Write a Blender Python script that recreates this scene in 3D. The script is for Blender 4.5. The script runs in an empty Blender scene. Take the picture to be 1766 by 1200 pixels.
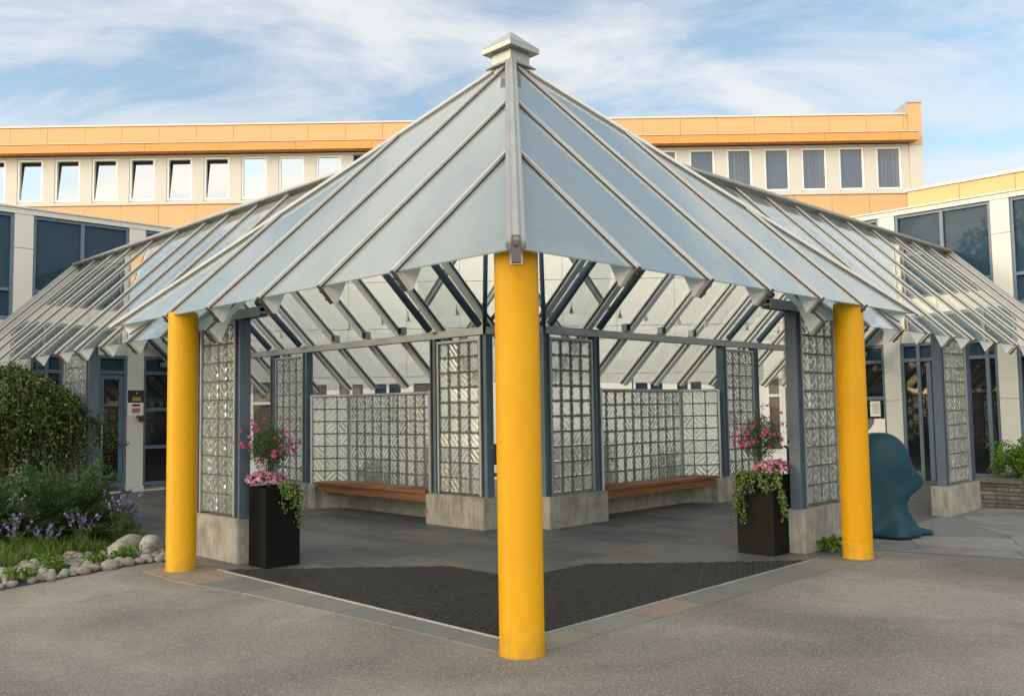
import bpy, bmesh, math, random
from mathutils import Vector, Matrix, noise
random.seed(7)
SC = bpy.context.scene
COL = SC.collection
PI = math.pi
S2 = math.sqrt(2)
OX, OY = 0.036, 6.005                     # the foot of the front yellow column: origin of the pavilion grid

def W(u, v, z=0.0):                       # pavilion grid (turned 45 degrees) to world
    return Vector((OX + (u - v) / S2, OY + (u + v) / S2, z))
def P(s, a, b, z=0.0):                    # a = across a passage, b = along it; s picks the left or right passage
    return W(a, b, z) if s == 'L' else W(b, a, z)

# ------------------------------------------------------------------ materials
MATS = {}
class NT:
    def __init__(s, name):
        s.m = bpy.data.materials.new(name); s.m.use_nodes = True
        s.t = s.m.node_tree; s.b = s.t.nodes['Principled BSDF']; s.out = s.t.nodes['Material Output']
        MATS[name] = s.m
    def n(s, typ, **kw):
        x = s.t.nodes.new(typ)
        for k, v in kw.items():
            if k in x.inputs: x.inputs[k].default_value = v
            else: setattr(x, k, v)
        return x
    def l(s, a, b): s.t.links.new(a, b)
    def coords(s, scale=(1, 1, 1), rot=(0, 0, 0), kind='Object'):
        tc = s.n('ShaderNodeTexCoord'); mp = s.n('ShaderNodeMapping')
        mp.inputs['Scale'].default_value = scale; mp.inputs['Rotation'].default_value = rot
        s.l(tc.outputs[kind], mp.inputs['Vector']); return mp.outputs['Vector']
    def noise(s, vec, scale, detail=4, rough=.55, dist=0):
        x = s.n('ShaderNodeTexNoise', Scale=scale, Detail=detail, Roughness=rough, Distortion=dist)
        s.l(vec, x.inputs['Vector']); return x.outputs['Fac']
    def ramp(s, fac, stops):
        x = s.n('ShaderNodeValToRGB'); e = x.color_ramp.elements
        while len(e) < len(stops): e.new(.5)
        for i, (p, c) in enumerate(stops):
            e[i].position = p; e[i].color = (*c, 1) if len(c) == 3 else c
        s.l(fac, x.inputs['Fac']); return x.outputs['Color']
    def mix(s, fac, a, b, mode='MIX'):
        x = s.n('ShaderNodeMix', data_type='RGBA', blend_type=mode)
        for val, i in ((fac, 0), (a, 6), (b, 7)):
            if isinstance(val, (int, float)): x.inputs[i].default_value = val
            elif isinstance(val, tuple): x.inputs[i].default_value = (*val, 1)
            else: s.l(val, x.inputs[i])
        return x.outputs[2]
    def bump(s, h, strength=.3, dist=.01):
        x = s.n('ShaderNodeBump', Strength=strength, Distance=dist)
        s.l(h, x.inputs['Height']); s.l(x.outputs['Normal'], s.b.inputs['Normal']); return x
    def set(s, **kw):
        for k, v in kw.items():
            k = {'color': 'Base Color', 'rough': 'Roughness', 'metal': 'Metallic', 'spec': 'Specular IOR Level'}.get(k, k)
            if isinstance(v, tuple): s.b.inputs[k].default_value = (*v, 1)
            elif isinstance(v, (int, float)): s.b.inputs[k].default_value = v
            else: s.l(v, s.b.inputs[k])
        return s

def paint(name, col, rough=.45, var=.10, metal=0, scale=3.0, spec=.5, dirt=0):
    """painted or metal surface: slow tone drift, fine grime, slight orange peel"""
    k = NT(name); v = k.coords()
    f = k.noise(v, scale, 6, .6)
    lo = tuple(c * (1 - var) for c in col); hi = tuple(min(1, c * (1 + var * .7)) for c in col)
    c = k.ramp(f, [(.3, lo), (.7, hi)])
    if dirt:
        st = k.noise(k.coords((6, 6, .7)), 4, 5, .65)
        d = k.ramp(st, [(.52, (0, 0, 0)), (.75, (dirt,) * 3)])
        c = k.mix(d, c, tuple(x * .45 for x in col))
    k.set(color=c, metal=metal, spec=spec)
    r = k.n('ShaderNodeMapRange', **{'To Min': rough * .8, 'To Max': min(1, rough * 1.25)})
    k.l(f, r.inputs['Value']); k.l(r.outputs[0], k.b.inputs['Roughness'])
    k.bump(k.noise(v, 60, 2), .06, .004)
    return k.m

YELLOW = None
def mats():
    # yellow column paint: faded streaks and scuffs
    k = NT('yellow_paint'); v = k.coords((1, 1, .35))
    f = k.noise(v, 5, 6, .6, .4)
    c = k.ramp(f, [(.25, (.49, .233, .0005)), (.55, (.53, .262, .001)), (.8, (.57, .292, .008))])
    sc = k.noise(k.coords((9, 9, 3)), 8, 6, .7)
    c = k.mix(k.ramp(sc, [(.60, (0, 0, 0)), (.76, (.45,) * 3)]), c, (.43, .215, .010))
    tcz = k.n('ShaderNodeTexCoord'); sz = k.n('ShaderNodeSeparateXYZ'); k.l(tcz.outputs['Object'], sz.inputs[0])
    hz_ = k.n('ShaderNodeMapRange', **{'From Min': 0.0, 'From Max': .34, 'To Min': .30, 'To Max': -.12}); k.l(sz.outputs[2], hz_.inputs['Value'])
    sm = k.n('ShaderNodeMath', operation='ADD'); k.l(hz_.outputs[0], sm.inputs[0]); k.l(k.noise(k.coords((1, 1, .6)), 13, 7, .7), sm.inputs[1])
    c = k.mix(k.ramp(sm.outputs[0], [(.60, (0,) * 3), (.82, (.40,) * 3)]), c, (.22, .13, .035))
    ch = k.noise(k.coords(), 26, 3, .5)
    c = k.mix(k.ramp(ch, [(.765, (0,) * 3), (.775, (.8,) * 3)]), c, (.24, .17, .09))
    k.set(color=c, rough=.42, spec=.16); k.bump(k.noise(k.coords(), 45, 3), .05, .004)
    paint('blue_steel', (.072, .102, .140), .5, .14, dirt=.25)
    paint('blue_frame', (.085, .130, .185), .45, .10)
    paint('tube_blue', (.090, .145, .215), .5, .10)
    paint('aluminium', (.47, .46, .45), .36, .06, metal=.25)
    paint('grey_rafter', (.70, .73, .73), .45, .07)
    paint('grey_channel', (.34, .35, .35), .40, .12, metal=.4)
    paint('zinc_cap', (.35, .35, .345), .45, .08, metal=.3)
    paint('bracket_brown', (.085, .074, .066), .5, .2, metal=.3)
    paint('rubber_web', (.028, .026, .024), .55, .55, scale=14)
    paint('rubber_dark', (.012, .013, .014), .6, .1)
    paint('white_cladding', (.55, .535, .495), .55, .03, scale=.6, dirt=.05)
    paint('cream_cladding', (.52, .49, .45), .6, .04, scale=.7, dirt=.08)
    paint('link_cladding', (.74, .725, .68), .55, .03, scale=.6, dirt=.04)
    paint('white_frame', (.74, .73, .70), .45, .03)
    paint('orange_cladding', (.60, .335, .155), .55, .05, scale=.5, dirt=.07)
    paint('orange_sunshade', (.64, .27, .06), .5, .06, scale=.5, dirt=.10)
    paint('dark_joint', (.05, .045, .04), .9)
    paint('roofing', (.12, .12, .12), .9, .2)
    paint('planter_black', (.005, .0055, .006), .55, .25, scale=2, spec=.12)
    paint('interior_shade', (.018, .017, .016), .9)  # near-black colour in place of the shade in unlit interiors
    paint('sign_black', (.02, .02, .022), .4)
    paint('sign_gold', (.42, .27, .08), .4, metal=.4)
    paint('sign_white', (.72, .71, .69), .5)
    paint('sign_pink', (.42, .13, .20), .5)
    paint('sign_grey', (.10, .095, .10), .5)
    paint('box_brown', (.035, .028, .024), .5)
    paint('lamp_metal', (.30, .30, .29), .35, .1, metal=.6)
    paint('soil', (.045, .032, .022), .95, .4, scale=9)
    paint('stem_brown', (.09, .06, .035), .8, .3, scale=9)
    paint('stem_green', (.06, .10, .03), .7, .3, scale=9)
    paint('curtain', (.30, .31, .33), .8, .1)
    # teal sculpture
    k = NT('teal_resin'); v = k.coords()
    f = k.noise(v, 2.2, 6, .6)
    k.set(color=k.ramp(f, [(.3, (.003, .030, .046)), (.7, (.006, .044, .064))]), rough=.5, spec=.22)
    k.bump(k.noise(v, 30, 4), .08, .01)
    # concrete
    k = NT('concrete'); v = k.coords()
    f = k.noise(v, 3.5, 8, .62)
    c = k.ramp(f, [(.25, (.15, .135, .115)), (.5, (.27, .255, .225)), (.78, (.36, .345, .31))])
    st = k.noise(k.coords((7, 7, 1.1)), 2.3, 6, .65, .6)
    c = k.mix(k.ramp(st, [(.50, (0, 0, 0)), (.72, (.75,) * 3)]), c, (.095, .085, .07))
    k.set(color=c, rough=.85); k.bump(k.noise(v, 40, 6, .7), .35, .01)
    # wood
    k = NT('bench_wood'); v = k.coords((1, 1, 1), (0, 0, PI / 4))
    x = k.n('ShaderNodeTexWave', Scale=3.0, Distortion=6, Detail=4, **{'Detail Scale': 2.2}); x.bands_direction = 'Z'
    k.l(k.coords((.25, .25, 7)), x.inputs['Vector'])
    c = k.ramp(x.outputs['Fac'], [(.1, (.10, .035, .012)), (.6, (.20, .075, .025)), (1, (.27, .11, .04))])
    w2 = k.noise(k.coords((2, 2, 2)), 2.5, 5, .6)
    c = k.mix(k.ramp(w2, [(.45, (0, 0, 0)), (.8, (.6,) * 3)]), c, (.12, .07, .045))
    k.set(color=c, rough=.55)
    k.bump(x.outputs['Fac'], .15, .004)
    # asphalt
    k = NT('asphalt'); v = k.coords()
    big = k.noise(v, .42, 5, .55, .6)
    mid = k.noise(v, 3, 5, .65)
    c = k.ramp(big, [(.36, (.125, .110, .097)), (.5, (.200, .178, .156)), (.66, (.305, .272, .238))])
    c = k.mix(k.ramp(mid, [(.3, (.35,) * 3), (.7, (0,) * 3)]), c, (.125, .110, .096))
    vor = k.n('ShaderNodeTexVoronoi', Scale=170); k.l(v, vor.inputs['Vector'])
    sp = k.n('ShaderNodeSeparateColor'); k.l(vor.outputs['Color'], sp.inputs['Color'])
    c = k.mix(k.ramp(sp.outputs[0], [(.0, (.62,) * 3), (.5, (0,) * 3)]), c, (.05, .046, .043))
    c = k.mix(k.ramp(sp.outputs[1], [(.80, (0,) * 3), (1, (.85,) * 3)]), c, (.42, .385, .345))
    wv_ = k.n('ShaderNodeTexNoise', Scale=3.0, Detail=5); k.l(v, wv_.inputs['Vector'])
    ck = k.n('ShaderNodeTexVoronoi', Scale=.42, feature='DISTANCE_TO_EDGE'); k.l(k.mix(.22, v, wv_.outputs['Color']), ck.inputs['Vector'])
    cm_ = k.mix(k.ramp(k.noise(v, .35, 2), [(.52, (0,) * 3), (.60, (1,) * 3)]), (0, 0, 0), k.ramp(ck.outputs['Distance'], [(0, (.30,) * 3), (.004, (0,) * 3)]))
    c = k.mix(cm_, c, (.035, .032, .03))
    st_ = k.noise(v, 1.6, 3, .5, .8)
    c = k.mix(k.ramp(st_, [(.64, (0,) * 3), (.78, (.40,) * 3)]), c, (.10, .088, .077))
    k.set(color=c, rough=.88, spec=.35)
    hb = k.mix(.35, vor.outputs['Distance'], mid)
    k.bump(hb, .55, .012)
    # slate paving in courses, aligned with the pavilion grid
    for nm, rz, bw, bh in (('slate', PI / 4, .95, .34), ('slate_edge', 0, .6, .9)):
        k = NT(nm); v = k.coords((1, 1, 1), (0, 0, rz))
        wob = k.n('ShaderNodeTexNoise', Scale=2.2, Detail=3); k.l(v, wob.inputs['Vector'])
        vv = k.mix(.035, v, wob.outputs['Color'])
        br = k.n('ShaderNodeTexBrick', Scale=1.0, **{'Mortar Size': .006, 'Mortar Smooth': .3, 'Bias': 0.0, 'Brick Width': bw, 'Row Height': bh})
        br.offset = .37; br.squash = .7; br.squash_frequency = 3
        br.inputs['Color1'].default_value = (0, 0, 0, 1); br.inputs['Color2'].default_value = (1, 1, 1, 1); br.inputs['Mortar'].default_value = (.5, .5, .5, 1)
        k.l(vv, br.inputs['Vector'])
        c = k.ramp(br.outputs['Color'], [(0, (.060, .064, .069)), (.35, (.088, .092, .096)), (.62, (.115, .118, .119)), (.80, (.135, .123, .103)), (1, (.158, .118, .085))])
        f = k.noise(v, 5, 8, .65, .7)
        c = k.mix(k.ramp(f, [(.35, (.45,) * 3), (.7, (0,) * 3)]), c, (.055, .058, .062))
        g = k.noise(k.coords((1, 3, 1), (0, 0, rz)), 3, 7, .7, 1.2)
        c = k.mix(k.ramp(g, [(.6, (0,) * 3), (.8, (.4,) * 3)]), c, (.20, .20, .19))
        c = k.mix(br.outputs['Fac'], c, (.17, .165, .15))
        k.set(color=c, rough=.5, spec=.5)
        k.bump(k.mix(.5, f, g), .35, .012)
    # kerb strip of slate: lengths of different tone
    for nm, bw, bh, lx in (('kerb_slate', .66, 60, (0, 30, 0)), ('kerb_slate_across', 60, .66, (30, 0, 0))):
        k = NT(nm); v = k.coords((1, 1, 1), (0, 0, PI / 4)); v.node.inputs['Location'].default_value = lx
        br = k.n('ShaderNodeTexBrick', Scale=1.0, **{'Mortar Size': .006, 'Brick Width': bw, 'Row Height': bh}); br.offset = .0
        br.inputs['Color1'].default_value = (0, 0, 0, 1); br.inputs['Color2'].default_value = (1, 1, 1, 1); br.inputs['Mortar'].default_value = (.5, .5, .5, 1)
        k.l(v, br.inputs['Vector'])
        c = k.ramp(br.outputs['Color'], [(0, (.125, .130, .125)), (.4, (.180, .178, .158)), (.7, (.21, .19, .155)), (1, (.26, .17, .12))])
        f = k.noise(v, 6, 7, .65)
        c = k.mix(k.ramp(f, [(.35, (.5,) * 3), (.7, (0,) * 3)]), c, (.12, .115, .10))
        k.set(color=k.mix(br.outputs['Fac'], c, (.05, .047, .042)), rough=.6); k.bump(f, .3, .01)
    # irregular flagstones
    k = NT('flagstone'); v = k.coords()
    wob = k.n('ShaderNodeTexNoise', Scale=1.5, Detail=4); k.l(v, wob.inputs['Vector'])
    vv = k.mix(.12, v, wob.outputs['Color'])
    vo = k.n('ShaderNodeTexVoronoi', Scale=1.25); k.l(vv, vo.inputs['Vector'])
    ve = k.n('ShaderNodeTexVoronoi', Scale=1.25, feature='DISTANCE_TO_EDGE'); k.l(vv, ve.inputs['Vector'])
    sp = k.n('ShaderNodeSeparateColor'); k.l(vo.outputs['Color'], sp.inputs['Color'])
    c = k.ramp(sp.outputs[0], [(0, (.155, .16, .157)), (.5, (.205, .205, .195)), (1, (.26, .245, .22))])
    f = k.noise(v, 4, 8, .65, .6)
    c = k.mix(k.ramp(f, [(.35, (.5,) * 3), (.7, (0,) * 3)]), c, (.085, .088, .088))
    c = k.mix(k.ramp(ve.outputs['Distance'], [(0, (.9,) * 3), (.022, (0,) * 3)]), c, (.07, .068, .06))
    k.set(color=c, rough=.65); k.bump(f, .35, .015)
    # clear roof glass and the more reflective glass of the pyramid
    def glass(nm, tint, ior, rough, dust, milk):
        k = NT(nm); k.t.nodes.remove(k.b)
        tr = k.n('ShaderNodeBsdfTransparent'); tr.inputs['Color'].default_value = (*tint, 1)
        gl = k.n('ShaderNodeBsdfGlossy'); gl.inputs['Roughness'].default_value = rough; gl.inputs['Color'].default_value = (.98, .96, .90, 1)
        df = k.n('ShaderNodeBsdfDiffuse'); df.inputs['Color'].default_value = (.56, .61, .59, 1)
        tl = k.n('ShaderNodeBsdfTranslucent'); tl.inputs['Color'].default_value = (.62, .76, .80, 1)
        lw = k.n('ShaderNodeLayerWeight', Blend=.5)
        pw = k.n('ShaderNodeMath', operation='POWER'); k.l(lw.outputs['Facing'], pw.inputs[0]); pw.inputs[1].default_value = 3.0 if milk == 0 else 4.0
        fr = k.n('ShaderNodeMapRange', **{'To Min': ior, 'To Max': 1.0}); k.l(pw.outputs[0], fr.inputs['Value'])
        nz = k.noise(k.coords(), 1.2, 3, .5)
        bp = k.n('ShaderNodeBump', Strength=.02, Distance=.02); k.l(nz, bp.inputs['Height']); k.l(bp.outputs['Normal'], gl.inputs['Normal'])
        dn = k.noise(k.coords((4, 4, .8)), 1.6, 7, .68)
        dr = k.n('ShaderNodeMapRange', **{'From Min': .3, 'From Max': .75, 'To Min': dust * .82, 'To Max': dust * 1.22}); k.l(dn, dr.inputs['Value'])
        m0 = k.n('ShaderNodeMixShader', Fac=milk); k.l(tr.outputs[0], m0.inputs[1]); k.l(tl.outputs[0], m0.inputs[2])
        m2 = k.n('ShaderNodeMixShader'); k.l(dr.outputs[0], m2.inputs['Fac']); k.l(m0.outputs[0], m2.inputs[1]); k.l(df.outputs[0], m2.inputs[2])
        m1 = k.n('ShaderNodeMixShader'); k.l(fr.outputs[0], m1.inputs['Fac']); k.l(m2.outputs[0], m1.inputs[1]); k.l(gl.outputs[0], m1.inputs[2])
        k.l(m1.outputs[0], k.out.inputs['Surface'])
    glass('roof_glass', (.95, .97, .965), .045, .008, .02, .0)
    glass('coated_glass', (.82, .91, .90), .20, .010, .26, .80)
    # building glass
    for nm, col, sp_ in (('window_blue', (.026, .052, .082), .10), ('window_dark', (.012, .014, .015), .5), ('window_grey', (.075, .105, .150), .4), ('window_taupe', (.12, .105, .09), .4)):
        k = NT(nm); k.set(color=col, rough=.025, spec=sp_); k.b.inputs['IOR'].default_value = 1.5
        k.bump(k.noise(k.coords(), 1.0, 2), .025, .03)
    k = NT('window_curtain'); v = k.coords()
    wq = k.n('ShaderNodeTexWave', Scale=2.6, Distortion=2.5, Detail=2); wq.bands_direction = 'X'; k.l(k.coords((1, 1, .06)), wq.inputs['Vector'])
    pm = k.noise(k.coords((1, 1, .1)), 1.1, 2)
    k.set(color=k.mix(k.ramp(pm, [(.45, (.15,) * 3), (.6, (.8,) * 3)]), (.070, .095, .135), k.ramp(wq.outputs['Fac'], [(.2, (.085, .105, .14)), (1, (.15, .17, .205))])), rough=.03, spec=.4)
    k = NT('window_sky'); k.set(color=(.30, .32, .34), rough=.03, metal=1.0)
    k.bump(k.noise(k.coords(), 1.0, 2), .02, .03)
    k.set(color=(.30, .315, .33))
    # glass block
    k = NT('glass_block'); tc = k.n('ShaderNodeTexCoord')
    wv = k.n('ShaderNodeTexWave', Scale=1.1, Distortion=.12, Detail=0, **{'Detail Scale': 1.0}); wv.bands_direction = 'X'
    k.l(tc.outputs['UV'], wv.inputs['Vector'])
    nz = k.noise(k.coords(), 14, 2, .5)
    k.set(color=(.86, .93, .90), rough=.06, Transmission_Weight=1.0) if False else None
    k.b.inputs['Base Color'].default_value = (.84, .895, .87, 1)
    k.b.inputs['Roughness'].default_value = .13
    k.b.inputs['Transmission Weight'].default_value = .86
    k.b.inputs['IOR'].default_value = 1.42
    hh = k.mix(.06, wv.outputs['Fac'], nz)
    k.bump(hh, .38, .018)
    paint('mortar', (.085, .082, .074), .85, .12, scale=8)
    # foliage
    def leaf(nm, stops, rough=.5, trans=.25):
        k = NT(nm); g = k.n('ShaderNodeNewGeometry')
        c = k.ramp(g.outputs['Random Per Island'], stops)
        k.set(color=c, rough=rough, spec=.25)
        tl = k.n('ShaderNodeBsdfTranslucent'); k.l(c, tl.inputs['Color'])
        ms = k.n('ShaderNodeMixShader', Fac=trans); k.l(k.b.outputs[0], ms.inputs[1]); k.l(tl.outputs[0], ms.inputs[2])
        k.l(ms.outputs[0], k.out.inputs['Surface'])
    leaf('leaf_weeping', [(0, (.014, .030, .009)), (.5, (.036, .070, .015)), (.75, (.075, .135, .022)), (.92, (.18, .27, .035)), (1, (.20, .13, .04))])
    leaf('leaf_juniper', [(0, (.016, .045, .018)), (.5, (.040, .098, .030)), (.85, (.070, .150, .040)), (1, (.13, .23, .06))])
    leaf('leaf_grass', [(0, (.045, .085, .014)), (.5, (.085, .16, .022)), (.85, (.14, .21, .035)), (1, (.22, .22, .08))])
    leaf('leaf_bush', [(0, (.018, .045, .012)), (.5, (.045, .095, .02)), (1, (.10, .17, .035))])
    leaf('leaf_ivy', [(0, (.04, .075, .018)), (.5, (.09, .14, .03)), (.85, (.17, .22, .06)), (1, (.32, .34, .15))])
    leaf('leaf_bright', [(0, (.04, .09, .01)), (.5, (.085, .17, .015)), (1, (.16, .26, .03))])
    leaf('petal_pink', [(0, (.36, .08, .18)), (.5, (.50, .16, .29)), (.8, (.62, .29, .40)), (1, (.72, .52, .58))])
    leaf('petal_magenta', [(0, (.24, .025, .09)), (.5, (.34, .045, .14)), (1, (.50, .12, .25))])
    leaf('petal_purple', [(0, (.13, .07, .28)), (.5, (.20, .12, .38)), (.9, (.29, .21, .48)), (1, (.48, .44, .62))])
    # stones
    k = NT('cobble'); v = k.coords(); oi = k.n('ShaderNodeObjectInfo')
    c = k.ramp(oi.outputs['Random'], [(0, (.27, .25, .225)), (.35, (.38, .355, .325)), (.7, (.33, .315, .295)), (.88, (.48, .455, .42)), (1, (.38, .28, .225))])
    f = k.noise(v, 9, 7, .65)
    c = k.mix(k.ramp(f, [(.3, (.75,) * 3), (.65, (0,) * 3)]), c, (.10, .09, .075))
    f2 = k.noise(v, 2.2, 4, .6)
    c = k.mix(k.ramp(f2, [(.50, (0,) * 3), (.72, (.7,) * 3)]), c, (.085, .085, .06))
    k.set(color=c, rough=.85); k.bump(f, .55, .05)
    # stacked stone of the planter
    k = NT('dry_stone'); v = k.coords((1, 1, 1), (PI / 2, 0, 0))
    tc = k.n('ShaderNodeTexCoord'); sx = k.n('ShaderNodeSeparateXYZ'); k.l(tc.outputs['Object'], sx.inputs[0])
    ad = k.n('ShaderNodeMath', operation='SUBTRACT'); k.l(sx.outputs[0], ad.inputs[0]); k.l(sx.outputs[1], ad.inputs[1])
    cb = k.n('ShaderNodeCombineXYZ'); k.l(ad.outputs[0], cb.inputs[0]); k.l(sx.outputs[2], cb.inputs[1])
    br = k.n('ShaderNodeTexBrick', Scale=1.0, **{'Mortar Size': .006, 'Brick Width': .42, 'Row Height': .062}); br.offset = .43; br.squash = .6; br.squash_frequency = 2
    br.inputs['Color1'].default_value = (0, 0, 0, 1); br.inputs['Color2'].default_value = (1, 1, 1, 1)
    k.l(cb.outputs[0], br.inputs['Vector'])
    c = k.ramp(br.outputs['Color'], [(0, (.12, .108, .092)), (.5, (.18, .162, .137)), (1, (.25, .21, .165))])
    f = k.noise(k.coords(), 11, 7, .65)
    c = k.mix(k.ramp(f, [(.35, (.5,) * 3), (.65, (0,) * 3)]), c, (.05, .045, .038))
    k.set(color=k.mix(br.outputs['Fac'], c, (.02, .018, .015)), rough=.85)
    iv = k.n('ShaderNodeMath', operation='SUBTRACT'); iv.inputs[0].default_value = 1; k.l(br.outputs['Fac'], iv.inputs[1])
    k.bump(k.mix(.4, iv.outputs[0], f), .8, .02)
    # old barrel wood
    paint('barrel_wood', (.14, .10, .075), .75, .35, scale=7)
    paint('fence_brown', (.045, .032, .027), .7, .25, scale=6)
    paint('garden_gravel', (.17, .155, .13), .95, .5, scale=25)
mats()

# ------------------------------------------------------------------ mesh builder
ORG = {}
class MB:
    def __init__(s): s.v = []; s.f = []; s.uv = {}
    def add(s, vs, fs):
        o = len(s.v); s.v += [Vector(x) for x in vs]; s.f += [tuple(i + o for i in f) for f in fs]; return o
    def hexa(s, p):                       # eight points: bottom ring then top ring
        return s.add(p, [(0, 3, 2, 1), (4, 5, 6, 7), (0, 1, 5, 4), (1, 2, 6, 5), (2, 3, 7, 6), (3, 0, 4, 7)])
    def box(s, x0, x1, y0, y1, z0, z1):
        s.hexa([(x0, y0, z0), (x1, y0, z0), (x1, y1, z0), (x0, y1, z0), (x0, y0, z1), (x1, y0, z1), (x1, y1, z1), (x0, y1, z1)])
    def gbox(s, sd, a0, a1, b0, b1, z0, z1):   # box on the pavilion grid
        q = [(a0, b0), (a1, b0), (a1, b1), (a0, b1)]
        s.hexa([P(sd, a, b, z0) for a, b in q] + [P(sd, a, b, z1) for a, b in q])
    def beam(s, p0, p1, w, h, up=(0, 0, 1), off=0.0):
        p0 = Vector(p0); p1 = Vector(p1); d = (p1 - p0).normalized(); up = Vector(up)
        x = d.cross(up).normalized(); n = x.cross(d).normalized()
        c = n * off; r = []
        for p in (p0, p1):
            r += [p + c - x * w / 2 - n * h / 2, p + c + x * w / 2 - n * h / 2, p + c + x * w / 2 + n * h / 2, p + c - x * w / 2 + n * h / 2]
        s.add(r, [(0, 3, 2, 1), (4, 5, 6, 7), (0, 1, 5, 4), (1, 2, 6, 5), (2, 3, 7, 6), (3, 0, 4, 7)])
    def prism(s, poly, vec):
        n = len(poly); vec = Vector(vec); a = [Vector(p) for p in poly]
        s.add(a + [p + vec for p in a], [tuple(range(n)), tuple(range(2 * n - 1, n - 1, -1))] + [(i, i + n, (i + 1) % n + n, (i + 1) % n) for i in range(n)])
    def tube(s, pts, rs, n=12, cap=True):
        pts = [Vector(p) for p in pts]
        if isinstance(rs, (int, float)): rs = [rs] * len(pts)
        base = len(s.v); prev = None
        for i, p in enumerate(pts):
            d = (pts[min(i + 1, len(pts) - 1)] - pts[max(i - 1, 0)]).normalized()
            if prev is None:
                x = d.orthogonal().normalized()
            else:
                x = (prev - d * prev.dot(d)).normalized()
            prev = x; y = d.cross(x)
            s.v += [p + (x * math.cos(2 * PI * j / n) + y * math.sin(2 * PI * j / n)) * rs[i] for j in range(n)]
        for i in range(len(pts) - 1):
            for j in range(n):
                a = base + i * n + j; b = base + i * n + (j + 1) % n
                s.f.append((a, b, b + n, a + n))
        if cap:
            s.f.append(tuple(base + j for j in range(n - 1, -1, -1))); e = base + (len(pts) - 1) * n
            s.f.append(tuple(e + j for j in range(n)))
    def lathe(s, c, prof, n=32):
        base = len(s.v)
        for r, z in prof: s.v += [Vector((c[0] + r * math.cos(2 * PI * j / n), c[1] + r * math.sin(2 * PI * j / n), c[2] + z)) for j in range(n)]
        for i in range(len(prof) - 1):
            for j in range(n):
                a = base + i * n + j; b = base + i * n + (j + 1) % n
                s.f.append((a, b, b + n, a + n))
        s.f.append(tuple(base + j for j in range(n - 1, -1, -1))); e = base + (len(prof) - 1) * n
        s.f.append(tuple(e + j for j in range(n)))
    def leafq(s, p, d, n, l, w):          # one folded leaf
        d = d.normalized(); x = d.cross(n)
        if x.length < 1e-4: x = d.orthogonal()
        x.normalize(); n2 = x.cross(d)
        o = len(s.v)
        s.v += [p, p + d * l * .5 + x * w / 2 + n2 * w * .15, p + d * l, p + d * l * .5 - x * w / 2 + n2 * w * .15]
        s.f.append((o, o + 1, o + 2, o + 3))
    def build(s, name, mat, parent=None, smooth=False, bevel=0.0, fix=True, loc=None):
        me = bpy.data.meshes.new(name); ob = bpy.data.objects.new(name, me); COL.objects.link(ob)
        if parent is not None:
            org = ORG[parent.name]; ob.parent = parent
        else:
            xs = [v.x for v in s.v]; ys = [v.y for v in s.v]
            org = Vector(loc) if loc is not None else Vector(((min(xs) + max(xs)) / 2, (min(ys) + max(ys)) / 2, min(v.z for v in s.v)))
            ob.location = org
        ORG[ob.name] = org
        me.from_pydata([v - org for v in s.v], [], s.f)
        if s.uv:
            ul = me.uv_layers.new(name='UVMap')
            for p in me.polygons:
                q = s.uv.get(p.index)
                for k_, li in enumerate(p.loop_indices): ul.data[li].uv = q[k_] if q else (0, 0)
        if fix:
            bm = bmesh.new(); bm.from_mesh(me); bmesh.ops.recalc_face_normals(bm, faces=bm.faces); bm.to_mesh(me); bm.free()
        if bevel:
            bm = bmesh.new(); bm.from_mesh(me)
            bmesh.ops.bevel(bm, geom=[e for e in bm.edges if len(e.link_faces) == 2 and e.calc_face_angle(0) > .5], offset=bevel, segments=2, affect='EDGES', clamp_overlap=True)
            bm.to_mesh(me); bm.free()
        if smooth:
            for p in me.polygons: p.use_smooth = True
        me.materials.append(MATS[mat])
        return ob

def thing(name, loc, label, cat, group=None):
    o = bpy.data.objects.new(name, None); COL.objects.link(o); o.location = loc; o.empty_display_size = .2
    ORG[o.name] = Vector(loc); o['label'] = label; o['category'] = cat
    if group: o['group'] = group
    return o
def tag(o, label, cat, group=None):
    o['label'] = label; o['category'] = cat
    if group: o['group'] = group
    return o
def kind(o, k): o['kind'] = k; return o
SIDE = {'L': 'left', 'R': 'right'}

# ------------------------------------------------------------------ ground
def sheet(name, pts, mat, z, th=None):
    m = MB()
    m.add([(p[0], p[1], z) for p in pts], [tuple(range(len(pts)))])
    o = m.build(name, mat, fix=False, loc=(0, 0, 0))
    if o.data.polygons[0].normal.z < 0: o.data.flip_normals()
    return kind(o, 'structure')
def uvl(L): return [W(a, b) for a, b in L]
sheet('ground', [(-900, -900), (900, -900), (900, 900), (-900, 900)], 'asphalt', 0)
sheet('slate_floor', uvl([(.11, .18), (5.55, .18), (5.55, .48), (15, .48), (15, 7), (7, 7), (7, 15), (.48, 15), (.48, 5.3), (.1, 5.0)]), 'slate', .004)
sheet('flagstone_path', uvl([(5.55, .48), (5.55, .02), (5.9, -1.4), (6.3, -5), (10.6, -5), (10.6, -.07), (10.6, .48)]), 'flagstone', .004)
sheet('courtyard_gravel', uvl([(4.6, 4.6), (4.6, 14.8), (10.4, 10.6), (14.8, 4.6)]), 'garden_gravel', .008)
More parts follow.
